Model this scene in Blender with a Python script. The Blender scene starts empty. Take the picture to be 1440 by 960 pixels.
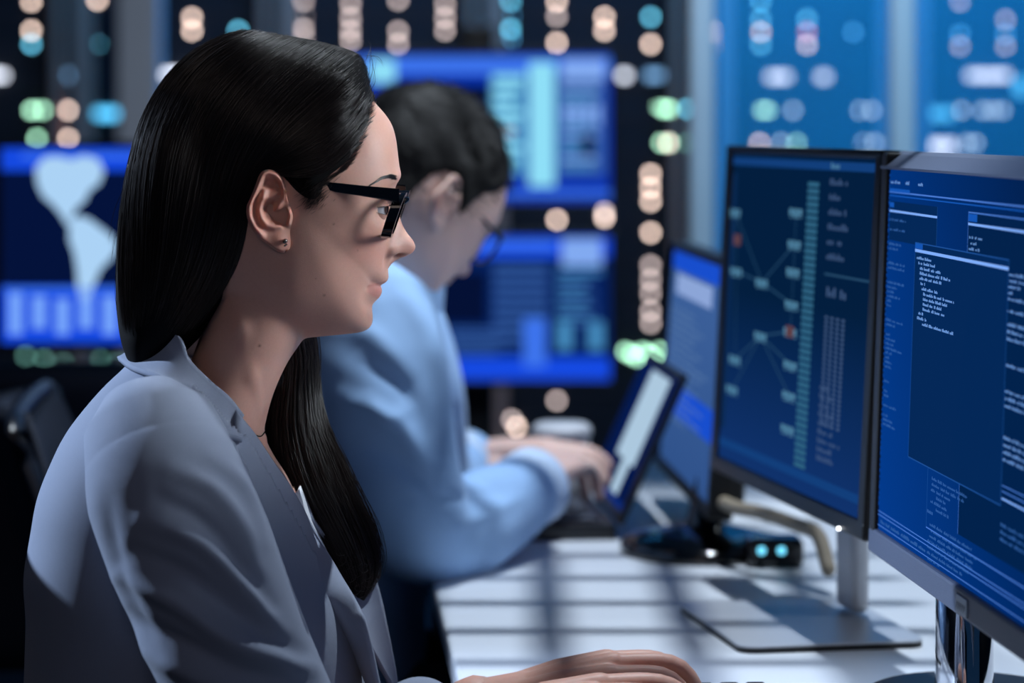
import bpy, bmesh, math, random
import numpy as np
from mathutils import Vector, Matrix
from mathutils.bvhtree import BVHTree

random.seed(7)
rng = np.random.default_rng(7)
SC = bpy.context.scene
COL = SC.collection

# ------------------------------------------------------------------ camera
F = 4000.0            # focal length in pixels of the 1440 px wide frame
HOR = 172.0           # row of the horizon
CZ = 1.21             # eye height of the camera
cam_d = bpy.data.cameras.new('camera')
cam = bpy.data.objects.new('camera', cam_d)
COL.objects.link(cam)
cam.location = (0, 0, CZ)
cam.rotation_euler = (math.pi / 2, 0, 0)
cam_d.sensor_width = 36.0
cam_d.lens = 36.0 * F / 1440.0
cam_d.shift_y = -(480.0 - HOR) / 1440.0
cam_d.clip_start = 0.05
cam_d.dof.use_dof = True
cam_d.dof.focus_distance = 2.17
cam_d.dof.aperture_fstop = 4.2
SC.camera = cam

# ------------------------------------------------------------------ world, light, exposure
SC.view_settings.view_transform = 'Standard'
SC.view_settings.look = 'None'
SC.view_settings.exposure = 0.0
SC.view_settings.gamma = 1.0
SC.view_settings.use_curve_mapping = False
SC.cycles.use_denoising = True
SC.cycles.use_adaptive_sampling = False
SC.cycles.sample_clamp_indirect = 4.0
SC.cycles.max_bounces = 8
SC.cycles.caustics_reflective = False
SC.cycles.caustics_refractive = False

world = bpy.data.worlds.new('world')
SC.world = world
world.use_nodes = True
wbg = world.node_tree.nodes['Background']
wbg.inputs['Color'].default_value = (0.10, 0.36, 0.85, 1)
wbg.inputs['Strength'].default_value = 0.06


def lamp(name, kind, loc, target, energy, color, **kw):
    d = bpy.data.lights.new(name, kind)
    d.energy = energy
    d.color = color
    for k, v in kw.items():
        setattr(d, k, v)
    o = bpy.data.objects.new(name, d)
    COL.objects.link(o)
    o.location = loc
    o.rotation_euler = (Vector(target) - Vector(loc)).to_track_quat('-Z', 'Y').to_euler()
    return o


# ceiling spot over the desk: its light falls through the louvre grid on the desk top
lamp('desk_ceiling_spot', 'SPOT', (.36, 3.02, 3.4), (0.16, 2.76, 0.75), 340, (0.80, 0.90, 1.0),
     spot_size=0.74, spot_blend=0.5, shadow_soft_size=0.012)
# unseen lamp added beyond the monitors to light her face from the front
lamp('front_face_fill', 'AREA', (2.3, 2.14, 2.0), (-0.03, 2.2, 1.2), 3.3, (0.84, 0.92, 1.0),
     shape='DISK', size=1.0, spread=0.5)
# unseen spot added to brighten the man
lamp('man_fill_spot', 'SPOT', (2.2, 3.35, 2.3), (-0.06, 3.12, 1.1), 130, (0.80, 0.90, 1.0),
     spot_size=0.30, spot_blend=0.6, shadow_soft_size=0.2)
# unseen lamp added behind her at the left to rim back and hair
lamp('rear_rim_spot', 'SPOT', (-2.15, 3.05, 2.0), (-0.30, 2.2, 1.03), 420, (0.60, 0.75, 1.0),
     spot_size=0.42, spot_blend=0.7, shadow_soft_size=0.03)
# soft fill added on the camera side, no lamp of the room
lamp('camera_side_fill', 'AREA', (-0.5, 0.2, 2.3), (-0.15, 2.3, 0.95), 0.55, (1.0, 0.80, 0.70),
     shape='RECTANGLE', size=0.9, size_y=0.6, spread=1.3)
# unseen lamps added: blue for racks and glass, white for the posts
lamp('rack_blue_fill', 'AREA', (0.4, 7.62, 3.0), (0.4, 8.5, 0.9), 60, (0.03, 0.36, 1.0),
     shape='RECTANGLE', size=3.0, size_y=0.3)
lamp('post_fill', 'AREA', (0.2, 3.7, 3.0), (0.3, 6.0, 1.35), 10, (0.85, 0.92, 1.0),
     shape='RECTANGLE', size=1.6, size_y=0.3, spread=1.6)
lamp('glass_blue_fill', 'SPOT', (0.78, 3.9, 2.9), (0.72, 5.0, 1.34), 170, (0.05, 0.5, 1.0),
     spot_size=0.9, spot_blend=1.0, shadow_soft_size=0.12)

# ------------------------------------------------------------------ helpers
def P(px, py, d):
    """world point seen at photo pixel (px, py) and standing d metres away"""
    return Vector(((px - 720.0) * d / F, d, CZ - (py - HOR) * d / F))


def proj(v):
    v = np.asarray(v, float)
    return np.stack([720 + v[..., 0] / v[..., 1] * F, HOR - (v[..., 2] - CZ) / v[..., 1] * F], -1)


def ray(px, py):
    return Vector(((px - 720.0) / F, 1.0, -(py - HOR) / F)).normalized()


CAM = Vector((0, 0, CZ))


def lin(c):
    return c / 12.92 if c <= 0.04045 else ((c + 0.055) / 1.055) ** 2.4


def c8(r, g, b):
    return (lin(r / 255), lin(g / 255), lin(b / 255))


MATS = {}


def mat(name, color, rough=0.6, metal=0.0, spec=0.5, noise=0.0, nscale=60.0, bump=0.0, bscale=300.0, sss=0.0,
        attr=None, sheen=0.0, coat=0.0):
    if name in MATS:
        return MATS[name]
    m = bpy.data.materials.new(name)
    m.use_nodes = True
    nt = m.node_tree
    b = nt.nodes['Principled BSDF']
    b.inputs['Base Color'].default_value = (*color, 1)
    b.inputs['Roughness'].default_value = rough
    b.inputs['Metallic'].default_value = metal
    b.inputs['Specular IOR Level'].default_value = spec
    tc = nt.nodes.new('ShaderNodeTexCoord')
    src = None
    if attr:
        a = nt.nodes.new('ShaderNodeAttribute')
        a.attribute_name = attr
        src = a.outputs['Color']
        nt.links.new(src, b.inputs['Base Color'])
    if noise > 0:
        n = nt.nodes.new('ShaderNodeTexNoise')
        n.inputs['Scale'].default_value = nscale
        n.inputs['Detail'].default_value = 4
        nt.links.new(tc.outputs['Object'], n.inputs['Vector'])
        mr = nt.nodes.new('ShaderNodeMapRange')
        mr.inputs['To Min'].default_value = 1 - noise
        mr.inputs['To Max'].default_value = 1 + noise
        nt.links.new(n.outputs['Fac'], mr.inputs['Value'])
        mx = nt.nodes.new('ShaderNodeVectorMath')
        mx.operation = 'SCALE'
        if src:
            nt.links.new(src, mx.inputs[0])
        else:
            mx.inputs[0].default_value = color
        nt.links.new(mr.outputs['Result'], mx.inputs['Scale'])
        nt.links.new(mx.outputs['Vector'], b.inputs['Base Color'])
    if bump > 0:
        n2 = nt.nodes.new('ShaderNodeTexNoise')
        n2.inputs['Scale'].default_value = bscale
        n2.inputs['Detail'].default_value = 3
        nt.links.new(tc.outputs['Object'], n2.inputs['Vector'])
        bp = nt.nodes.new('ShaderNodeBump')
        bp.inputs['Strength'].default_value = bump
        bp.inputs['Distance'].default_value = 0.001
        nt.links.new(n2.outputs['Fac'], bp.inputs['Height'])
        nt.links.new(bp.outputs['Normal'], b.inputs['Normal'])
    if sss > 0:
        b.inputs['Subsurface Weight'].default_value = sss
        b.inputs['Subsurface Radius'].default_value = (1.0, 0.35, 0.2)
        b.inputs['Subsurface Scale'].default_value = 0.006
    if sheen > 0:
        b.inputs['Sheen Weight'].default_value = sheen
        b.inputs['Sheen Roughness'].default_value = 0.4
    if coat > 0:
        b.inputs['Coat Weight'].default_value = coat
    MATS[name] = m
    return m


def emat(name, color, strength=1.0, sample=False):
    """something that gives off light: screens, lamps, indicator lights"""
    if name in MATS:
        return MATS[name]
    m = bpy.data.materials.new(name)
    m.use_nodes = True
    b = m.node_tree.nodes['Principled BSDF']
    b.inputs['Base Color'].default_value = (0.0004, 0.0004, 0.0006, 1)
    b.inputs['Roughness'].default_value = 0.35
    b.inputs['Specular IOR Level'].default_value = 0.0
    b.inputs['Emission Color'].default_value = (*color, 1)
    b.inputs['Emission Strength'].default_value = strength
    if not sample:
        m.cycles.emission_sampling = 'NONE'
    MATS[name] = m
    return m


def link(o, parent=None, label=None, cat=None, group=None, kind=None):
    COL.objects.link(o)
    if parent is not None:
        o.parent = parent
        L = parent.get('_w')
        o.matrix_parent_inverse = Matrix.Translation(-Vector(L)) if L is not None else Matrix.Identity(4)
    tag(o, label, cat, group, kind)
    return o


def tag(o, label=None, cat=None, group=None, kind=None):
    if label:
        o['label'] = label
    if cat:
        o['category'] = cat
    if group:
        o['group'] = group
    if kind:
        o['kind'] = kind


ROOTS = []


def empty(name, loc, label=None, cat=None, group=None):
    o = bpy.data.objects.new(name, None)
    o.empty_display_size = 0.05
    o.location = loc
    o['_w'] = list(loc)
    ROOTS.append(o)
    link(o, None, label, cat, group)
    return o


def mesh(name, V, Fc, smooth=True):
    me = bpy.data.meshes.new(name)
    me.from_pydata([tuple(map(float, v)) for v in V], [], [tuple(map(int, f)) for f in Fc])
    me.update()
    if smooth:
        me.polygons.foreach_set('use_smooth', [True] * len(me.polygons))
    return me


def obj(name, V, Fc, m, parent=None, smooth=True, **kw):
    me = V if isinstance(V, bpy.types.Mesh) else mesh(name, V, Fc, smooth)
    if m is not None and not me.materials:
        me.materials.append(m)
    o = bpy.data.objects.new(name, me)
    return link(o, parent, **kw)


class MB:
    """collects shapes of one piece"""

    def __init__(self):
        self.V, self.F = [], []

    def add(self, V, Fc):
        k = len(self.V)
        self.V += [tuple(map(float, v)) for v in V]
        self.F += [tuple(int(i) + k for i in f) for f in Fc]
        return self

    def box(self, c, s, bevel=0.0, rot=None, seg=2):
        bm = bmesh.new()
        bmesh.ops.create_cube(bm, size=1.0)
        for v in bm.verts:
            v.co = Vector((v.co.x * s[0], v.co.y * s[1], v.co.z * s[2]))
        if bevel > 0:
            bmesh.ops.bevel(bm, geom=bm.edges[:], offset=bevel, segments=seg, profile=0.5, affect='EDGES')
        M = Matrix.Translation(Vector(c))
        if rot is not None:
            M = M @ (rot.to_4x4() if isinstance(rot, Matrix) else rot)
        bm.verts.index_update()
        V = [M @ v.co for v in bm.verts]
        Fc = [[v.index for v in f.verts] for f in bm.faces]
        bm.free()
        return self.add(V, Fc)

    def build(self, name, m, parent=None, smooth=False, **kw):
        return obj(name, self.V, self.F, m, parent, smooth, **kw)


def loft(rings, cap0=True, cap1=True, closed=True):
    n = len(rings[0])
    V = [p for r in rings for p in r]
    Fc = []
    for i in range(len(rings) - 1):
        for j in range(n if closed else n - 1):
            k = (j + 1) % n
            Fc.append((i * n + j, i * n + k, (i + 1) * n + k, (i + 1) * n + j))
    if closed and cap0:
        Fc.append(tuple(range(n - 1, -1, -1)))
    if closed and cap1:
        b = (len(rings) - 1) * n
        Fc.append(tuple(b + j for j in range(n)))
    return V, Fc


def spline(pts, n):
    """Catmull-Rom resample of a polyline (any dimension) to n points"""
    p = np.asarray(pts, float)
    q = np.vstack([2 * p[0] - p[1], p, 2 * p[-1] - p[-2]])
    seg = np.linalg.norm(np.diff(p, axis=0), axis=1)
    s = np.concatenate([[0], np.cumsum(seg)])
    out = []
    for t in np.linspace(0, s[-1], n):
        i = min(len(p) - 2, int(np.searchsorted(s, t, 'right') - 1))
        u = (t - s[i]) / max(seg[i], 1e-9)
        a, b, c, d = q[i], q[i + 1], q[i + 2], q[i + 3]
        out.append(0.5 * ((2 * b) + (c - a) * u + (2 * a - 5 * b + 4 * c - d) * u * u + (3 * b - a - 3 * c + d) * u ** 3))
    return np.array(out)


def tube(path, radii, n=12, caps=True, flat=None, up=(0, 0, 1)):
    """tube with round ends through the points of path"""
    path = [Vector(p) for p in path]
    radii = list(radii) if hasattr(radii, '__len__') else [radii] * len(path)
    t0 = (path[1] - path[0]).normalized()
    t1 = (path[-1] - path[-2]).normalized()
    pts, rad = [], []
    if caps:
        for a in (0.08, 0.35, 0.7):
            pts.append(path[0] - t0 * radii[0] * math.cos(a * math.pi / 2))
            rad.append(radii[0] * math.sin(a * math.pi / 2))
    pts += path
    rad += radii
    if caps:
        for a in (0.7, 0.35, 0.08):
            pts.append(path[-1] + t1 * radii[-1] * math.cos(a * math.pi / 2))
            rad.append(radii[-1] * math.sin(a * math.pi / 2))
    rings = []
    ref = Vector(up)
    for i, p in enumerate(pts):
        a = pts[max(0, i - 1)]
        b = pts[min(len(pts) - 1, i + 1)]
        t = (b - a).normalized()
        x = ref - t * ref.dot(t)
        if x.length < 1e-4:
            x = Vector((1, 0, 0)) - t * t.x
        x.normalize()
        y = t.cross(x)
        fx, fy = flat if flat else (1, 1)
        rings.append([p + (x * math.cos(w) * fx + y * math.sin(w) * fy) * rad[i]
                      for w in (2 * math.pi * k / n for k in range(n))])
    return loft(rings)


def remesh(V, Fc, voxel, smooth_it=0):
    me = mesh('tmp', V, Fc)
    o = bpy.data.objects.new('tmp', me)
    COL.objects.link(o)
    md = o.modifiers.new('r', 'REMESH')
    md.mode = 'VOXEL'
    md.voxel_size = voxel
    md.use_smooth_shade = True
    dg = bpy.context.evaluated_depsgraph_get()
    ev = o.evaluated_get(dg)
    m2 = ev.to_mesh()
    n = len(m2.vertices)
    co = np.empty(n * 3)
    m2.vertices.foreach_get('co', co)
    co = co.reshape(-1, 3)
    fs = [tuple(p.vertices) for p in m2.polygons]
    ed = np.empty(len(m2.edges) * 2, int)
    m2.edges.foreach_get('vertices', ed)
    ed = ed.reshape(-1, 2)
    ev.to_mesh_clear()
    bpy.data.objects.remove(o)
    bpy.data.meshes.remove(me)
    if smooth_it:
        co = relax(co, ed, smooth_it)
    return co, fs, ed


def relax(co, ed, it, w=None, lam=0.5):
    n = len(co)
    deg = np.bincount(ed[:, 0], minlength=n) + np.bincount(ed[:, 1], minlength=n)
    deg = np.maximum(deg, 1)
    for _ in range(it):
        acc = np.empty_like(co)
        for k in range(3):
            acc[:, k] = (np.bincount(ed[:, 0], co[ed[:, 1], k], n) + np.bincount(ed[:, 1], co[ed[:, 0], k], n)) / deg
        f = lam if w is None else (lam * w)[:, None]
        co = co + (acc - co) * f
    return co


def set_color(me, cols):
    a = me.color_attributes.new('Col', 'FLOAT_COLOR', 'POINT')
    arr = np.ones((len(me.vertices), 4), np.float32)
    arr[:, :3] = cols
    a.data.foreach_set('color', arr.ravel())


def seg_dist(p, poly, closed=False):
    """distance of points p (n,2) to a polyline"""
    poly = np.asarray(poly, float)
    d = np.full(len(p), 1e9)
    m = len(poly)
    for i in range(m if closed else m - 1):
        a, b = poly[i], poly[(i + 1) % m]
        ab = b - a
        t = np.clip(((p - a) @ ab) / (ab @ ab + 1e-12), 0, 1)
        d = np.minimum(d, np.linalg.norm(p - (a + t[:, None] * ab), axis=1))
    return d


def in_poly(p, poly):
    poly = np.asarray(poly, float)
    c = np.zeros(len(p), bool)
    j = len(poly) - 1
    for i in range(len(poly)):
        xi, yi = poly[i]
        xj, yj = poly[j]
        hit = ((yi > p[:, 1]) != (yj > p[:, 1])) & (p[:, 0] < (xj - xi) * (p[:, 1] - yi) / (yj - yi + 1e-12) + xi)
        c ^= hit
        j = i
    return c


def sstep(a, b, x):
    t = np.clip((x - a) / (b - a), 0, 1)
    return t * t * (3 - 2 * t)


def bvh(V, Fc):
    return BVHTree.FromPolygons([tuple(map(float, v)) for v in V], [tuple(map(int, f)) for f in Fc])
# ------------------------------------------------------------------ heads
# a head is shaped in its own millimetre-like units (1 unit = 0.55 mm): x forward, y down, l sideways (minus = right ear)
HC = np.array([430.0, 290.0])
PROFILE = [(561, 250), (557, 260), (555.5, 275), (553, 300), (549, 340), (546, 370), (546, 383), (546.5, 390), (544, 395.5),
           (539, 399), (533.5, 400.6), (536.5, 404), (537.4, 409), (534.6, 416.7), (528, 423), (523.5, 428), (522, 434), (522.5, 442),
           (522, 452), (518.5, 459.5), (512.5, 464.6), (503, 467.5), (482, 470), (460, 472), (437, 474), (400, 476), (360, 466),
           (320, 440), (280, 405), (250, 365), (235, 320), (228, 270), (232, 205), (256, 140), (300, 94), (350, 70), (400, 64),
           (450, 73), (490, 96), (515, 125), (528, 145), (541, 160), (551, 176), (556.5, 195), (559, 214), (561, 232), (562, 243)]
FLATLIP = [(546, 372), (543, 385), (536, 400), (528, 417), (522, 434)]
NOSE = [(561, 250), (557.5, 257), (556, 263), (557, 273), (559.5, 288), (562, 303), (566, 316), (572, 327), (580, 337),
        (584, 345), (583, 351.5), (577.5, 357), (568.5, 361), (559, 365), (551.5, 370), (547, 376)]
HAIRLINE = [(532, 138), (526, 147), (523, 162), (518, 176), (512, 193), (503, 212), (493, 228), (478, 241), (466, 249),
            (459, 260), (455, 273), (445, 286), (430, 283), (414, 272), (402, 258), (392, 246), (377, 238), (364, 248), (357, 264),
            (350, 282), (347, 300), (346, 327), (337, 365), (326, 392), (306, 420), (281, 454), (258, 474),
            (100, 500), (100, 0), (535, 0)]
HAIROUT = [(525, 137), (522, 122), (520.5, 90), (508, 76), (475, 65), (446, 57.5), (402, 50), (373, 45.5), (344, 45),
           (315, 51), (286, 64), (257, 87), (228, 122), (207, 157), (192, 195), (184, 245), (185, 300), (205, 360), (250, 420)]


def polar_table(pts, closed=True):
    p = np.array(pts, float)
    if closed:
        p = np.vstack([p, p[:1]])
    q = spline(p, 1500) - HC
    q[:, 1] *= -1
    a = np.unwrap(np.arctan2(q[:, 1], q[:, 0]))
    r = np.hypot(q[:, 0], q[:, 1])
    o = np.argsort(a)
    return a[o], r[o]


def rad_at(tab, al, period=True):
    a, r = tab
    if period:
        a = np.concatenate([a - 2 * np.pi, a, a + 2 * np.pi])
        r = np.concatenate([r, r, r])
        o = np.argsort(a)
        return np.interp(al, a[o], r[o])
    return np.interp(al, a, r)


def ang(px, py):
    return math.atan2(-(py - HC[1]), px - HC[0])


def head_grid(na=440, nb=200, nose_len=1.0, jaw=1.0):
    W = 128.0
    al = np.linspace(-np.pi, np.pi, na, endpoint=False)
    be = np.linspace(-np.pi / 2, np.pi / 2, nb + 2)[1:-1]
    A, B = np.meshgrid(al, be, indexing='ij')
    R0 = rad_at(polar_table(PROFILE), al)
    # lips and mouth groove fade towards the cheeks
    fl_a, fl_r = polar_table(FLATLIP, False)
    Rf = np.where((al > fl_a[0]) & (al < fl_a[-1]), np.interp(al, fl_a, fl_r), R0)
    g_ = np.exp(-.5 * (np.arange(-20, 21) * (440 / na) / 7.0) ** 2)
    Rb = np.convolve(np.concatenate([Rf[-20:], Rf, Rf[:20]]), g_ / g_.sum(), 'same')[20:-20]
    lip = R0 - Rb
    Rf = Rb
    ns_a, ns_r = polar_table(NOSE, False)
    nose = np.where((al > ns_a[0]) & (al < ns_a[-1]), np.maximum(np.interp(al, ns_a, ns_r) - R0, 0), 0) * nose_len
    deg = np.degrees(al)
    n_ex = np.interp(deg, [-180, -120, -95, -75, -62, -45, -25, -5, 15, 40, 70, 100, 140, 180],
                     [2.3, 2.3, 2.3, 2.05, 1.9, 1.88, 2.08, 2.4, 2.5, 2.4, 2.2, 2.2, 2.3, 2.3])
    n2 = n_ex[:, None]
    base = 1.0 / ((np.cos(B) / Rf[:, None]) ** n2 + (np.abs(np.sin(B)) / (W * jaw)) ** n2) ** (1 / n2)
    lat = base * np.sin(B)
    R = base + lip[:, None] * np.exp(-(np.abs(lat) / 47) ** 3)
    X = HC[0] + R * np.cos(B) * np.cos(A)
    Y = HC[1] - R * np.cos(B) * np.sin(A)
    Lt = R * np.sin(B)
    # nose: pushes forward, narrow on the bridge and wide at the wings
    w = np.interp(Y, [255, 285, 320, 345, 358, 372], [13, 14, 19, 25, 26, 21])
    fall = np.exp(-(np.abs(Lt) / w) ** 2.4)
    X = X + nose[:, None] * np.cos(A) * fall
    Y = Y - nose[:, None] * np.sin(A) * fall

    def brush(cx, cy, cl, s, d):
        for sg in ((-1, 1) if cl else (1,)):
            g = np.exp(-0.5 * (((X - cx) / s[0]) ** 2 + ((Y - cy) / s[1]) ** 2 + ((Lt - sg * cl) / s[2]) ** 2))
            yield g, sg
    BR = [  # centre x, y, l   sigma   push x, y, l
        (548, 292, 56, (22, 11, 20), (-7, 0, -2)),      # eye socket
        (549, 268, 40, (16, 8, 22), (-3, 0, 0)),
        (552, 250, 45, (16, 8, 26), (4, -1, 1)),        # brow ridge
        (532, 322, 66, (22, 15, 22), (5, 0, 4)),        # cheek bone
        (495, 395, 80, (34, 30, 24), (-1, 0, -2)),      # hollow of the cheek
        (553, 351, 25, (8, 7, 8), (1, 1, 6)),           # nose wing
        (547, 362, 30, (5, 9, 6), (-4, 0, -3)),         # crease behind the wing
        (526, 402, 46, (16, 13, 15), (-5, 0, -1)),      # the mouth curves back to its corners
        (524, 401, 43, (6, 3.5, 7), (-3, 0, -1)),       # mouth corner
        (530, 372, 46, (12, 16, 10), (-.8, 0, 0)),       # laugh line
        (512, 425, 42, (14, 16, 14), (-1, 0, 0)),
        (516, 450, 0, (14, 14, 22), (2, 1, 0)),         # chin
        (425, 415, 108, (34, 30, 20), (0, 3, 3)),       # jaw angle
        (505, 225, 100, (26, 34, 20), (0, 0, -3)),      # temple
    ]
    for cx, cy, cl, s, d in BR:
        for g, sg in brush(cx, cy, cl, s, d):
            X = X + g * d[0]
            Y = Y + g * d[1]
            Lt = Lt + g * d[2] * sg
    # nostrils
    for g, sg in brush(561, 362, 15, (6.5, 3.2, 5), None):
        Y = Y - g * 8
        Lt = Lt - g * 5 * sg
        X = X - g * 2
    V = np.stack([X, Y, Lt], -1).reshape(-1, 3)
    nb_ = len(be)
    Fc = []
    for i in range(na):
        i2 = (i + 1) % na
        for j in range(nb_ - 1):
            Fc.append((i * nb_ + j, i * nb_ + j + 1, i2 * nb_ + j + 1, i2 * nb_ + j))
    k = len(V)
    poles = []
    for j, sg in ((0, -1), (nb_ - 1, 1)):
        ring = [i * nb_ + j for i in range(na)]
        poles.append(V[ring].mean(0))
        for i in range(na):
            f = (ring[i], ring[(i + 1) % na], k)
            Fc.append(f if sg < 0 else f[::-1])
        k += 1
    V = np.vstack([V, poles])
    return V, Fc, A, B


EAR_OUT = [(402, 268), (400, 256), (395, 246), (387, 240), (377, 238), (369, 240.5), (363.5, 248), (358.5, 262), (352, 278), (346.5, 291),
           (347, 305), (353, 319), (364, 334), (379, 346), (392, 354.5), (401, 355), (407.5, 348), (408.5, 338), (407.5, 326),
           (410, 315), (412, 303), (408, 290), (404, 279)]


def ear_grid():
    """ear as a relief over its outline, in head units seen from the side; returns x, y, out (away from the head)"""
    O = spline(EAR_OUT + EAR_OUT[:1], 120)[:-1]
    cen = np.array([380.0, 297.0])
    rs = np.concatenate([np.linspace(0.02, 0.8, 34), np.linspace(0.82, 1.0, 16)])
    p = (cen + rs[:, None, None] * (O - cen)).reshape(-1, 2)
    dout = seg_dist(p, O, True)
    x, y = p[:, 0], p[:, 1]
    out = 4 + np.clip((408 - x) / 60, 0, 1.1) * 20          # ear stands off towards the back
    # rim
    helix = [(403, 280), (400, 266), (396, 254), (388, 246), (378, 242.5), (370, 245), (366, 255), (361, 267), (354, 281), (351, 293),
             (352, 304), (358, 317), (368, 330)]
    dh = seg_dist(p, helix)
    out += 6.5 * np.exp(-(dh / 4.2) ** 2)
    sc = [(394, 264), (386, 255), (376, 254), (370, 264), (363, 277), (358, 290), (358, 303), (364, 316)]
    out -= 5.0 * np.exp(-(seg_dist(p, sc) / 5.0) ** 2)
    anti = [(371, 268), (368, 281), (365.5, 295), (368, 308), (376, 317), (386, 319), (394, 317.5)]
    out += 5.5 * np.exp(-(seg_dist(p, anti) / 4.6) ** 2)
    crus = [(372, 279), (380, 277), (388, 271)]
    out += 3.5 * np.exp(-(seg_dist(p, crus) / 4.0) ** 2)
    out -= 5.0 * np.exp(-(((x - 383) / 8) ** 2 + ((y - 263) / 8) ** 2))
    out -= 13 * np.exp(-(((x - 379) / 9) ** 2 + ((y - 294) / 11) ** 2) ** 1.3)
    out -= 15 * np.exp(-(((x - 392) / 9.5) ** 2 + ((y - 304) / 9) ** 2) ** 1.3)
    out -= 16 * np.exp(-(((x - 399.5) / 4.5) ** 2 + ((y - 305) / 9) ** 2))
    hroot = [(402, 270), (396, 284), (387, 296)]
    out += 7 * np.exp(-(seg_dist(p, hroot) / 4.0) ** 2)
    tr = [(406, 296), (408, 304), (406, 313)]
    out += 9 * np.exp(-(seg_dist(p, tr) / 3.6) ** 2)
    out += 4 * np.exp(-(((x - 394) / 11) ** 2 + ((y - 338) / 12) ** 2))
    # soft outer edge
    out -= 6.0 * np.exp(-(dout / 2.2) ** 2) * (x < 402)
    V = np.stack([x, y, out], -1)
    n = len(O)
    nr = len(rs)
    Fc = []
    for i in range(nr - 1):
        for j in range(n):
            k = (j + 1) % n
            Fc.append((i * n + j, i * n + k, (i + 1) * n + k, (i + 1) * n + j))
    Fc.append(tuple(range(n - 1, -1, -1)))
    # back of the ear
    sk = []
    for f, o_ in ((0.97, -3.0), (0.86, -13.0), (0.75, -26.0)):
        q = cen + f * (O - cen)
        ob = 4 + np.clip((408 - q[:, 0]) / 60, 0, 1.1) * 20
        sk.append(np.stack([q[:, 0], q[:, 1], np.minimum(ob + o_, ob * 0 + 40)], -1))
    base = (nr - 1) * n
    for t, s_ in enumerate(sk):
        b = len(V)
        V = np.vstack([V, s_])
        for j in range(n):
            k = (j + 1) % n
            Fc.append((base + j, base + k, b + k, b + j))
        base = b
    return V, Fc


def strand_tubes(paths, radii, sides=3):
    """many thin tapering hairs as one mesh"""
    V, Fc = [], []
    for path, r in zip(paths, radii):
        p = np.asarray(path, float)
        m = len(p)
        t = np.gradient(p, axis=0)
        t /= np.linalg.norm(t, axis=1)[:, None] + 1e-12
        a = np.cross(t, np.array([0.31, 0.83, 0.46]))
        a /= np.linalg.norm(a, axis=1)[:, None] + 1e-12
        b = np.cross(t, a)
        taper = np.interp(np.linspace(0, 1, m), [0, 0.06, 0.75, 1], [0.4, 1, 0.9, 0.1])[:, None] * r
        k = len(V)
        rings = np.empty((m, sides, 3))
        for q in range(sides):
            w = 2 * math.pi * q / sides
            rings[:, q] = p + (a * math.cos(w) + b * math.sin(w)) * taper
        V.extend(rings.reshape(-1, 3).tolist())
        for i in range(m - 1):
            for q in range(sides):
                q2 = (q + 1) % sides
                Fc.append((k + i * sides + q, k + i * sides + q2, k + (i + 1) * sides + q2, k + (i + 1) * sides + q))
    return V, Fc


def hand_parts(wrist, fwd, up, side, curl=0.5, scale=1.0, spread=1.0):
    """a hand, palm down: wrist point, forward and up directions, side = direction of the thumb"""
    f, u, s = Vector(fwd).normalized(), Vector(up).normalized(), Vector(side).normalized()
    k = scale
    mb = MB()
    def pt(a, b, c):
        return Vector(wrist) + (f * a + s * b + u * c) * k
    # palm as five metacarpal ridges
    for b0, b1, r0, r1, L, h in ((0.017, 0.027, .0135, .0105, .080, .010), (0.008, 0.009, .014, .011, .084, .013),
                                 (-0.004, -0.009, .014, .0105, .079, .011), (-0.013, -0.026, .0125, .0095, .071, .006)):
        mb.add(*tube([pt(-0.02, b0 * .8, 0.0), pt(L * .5, (b0 + b1) / 2, h * .75), pt(L, b1, h)], [r0 * k, r0 * k * .95, r1 * k], 12))
    mb.add(*tube([pt(0.005, 0.012, -0.008), pt(.035, .012, -0.004), pt(.066, .004, -.002)], [.014 * k, .017 * k, .012 * k], 12))
    mb.add(*tube([pt(-0.09, 0.0, -.002), pt(-.04, 0, 0), pt(0.01, 0.002, 0.002)], [.030 * k, .025 * k, .0235 * k], 16, flat=(.72, 1.05),
                 up=u))
    # fingers
    for b, L0, h, ph, r, cu, sp in ((0.027, .080, .010, (.042, .025, .020), .0086, curl * .9, .10), (0.009, .084, .013, (.047, .029, .021), .0088, curl, .02),
                                    (-0.009, .079, .011, (.043, .027, .021), .0084, curl * 1.1, -.06), (-0.026, .071, .006, (.034, .020, .018), .0074, curl * 1.2, -.16)):
        p = pt(L0, b, h)
        pts, rr = [p], [r * 1.08 * k]
        a = -cu * .25
        for i, l in enumerate(ph):
            d = f * (math.cos(a) * math.cos(sp * spread)) + s * (math.sin(sp * spread)) + u * math.sin(a)
            p = p + d * l * k
            pts.append(p)
            rr.append(r * (1.0, .93, .78)[i] * k)
            a -= cu * (1.15 if i == 0 else .75)
        mb.add(*tube(spline(pts, 12), np.interp(np.linspace(0, 1, 12), np.linspace(0, 1, 4), rr), 12))
    # thumb leaves the side of the palm near its base
    tp = [pt(.012, .020, -.006), pt(.038, .038, -.012), pt(.064, .046, -.016), pt(.088, .043, -.020)]
    mb.add(*tube(spline(tp, 12), np.interp(np.linspace(0, 1, 12), [0, .35, .7, 1], [.015 * k, .0115 * k, .0105 * k, .0082 * k]), 12))
    return mb
# ------------------------------------------------------------------ the woman at the desk
S = 0.00055
WD = 2.2


def wpt(v):
    v = np.asarray(v, float)
    return np.stack([(v[..., 0] - 720) * S, WD + v[..., 2] * S, CZ - (v[..., 1] - HOR) * S], -1)


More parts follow.
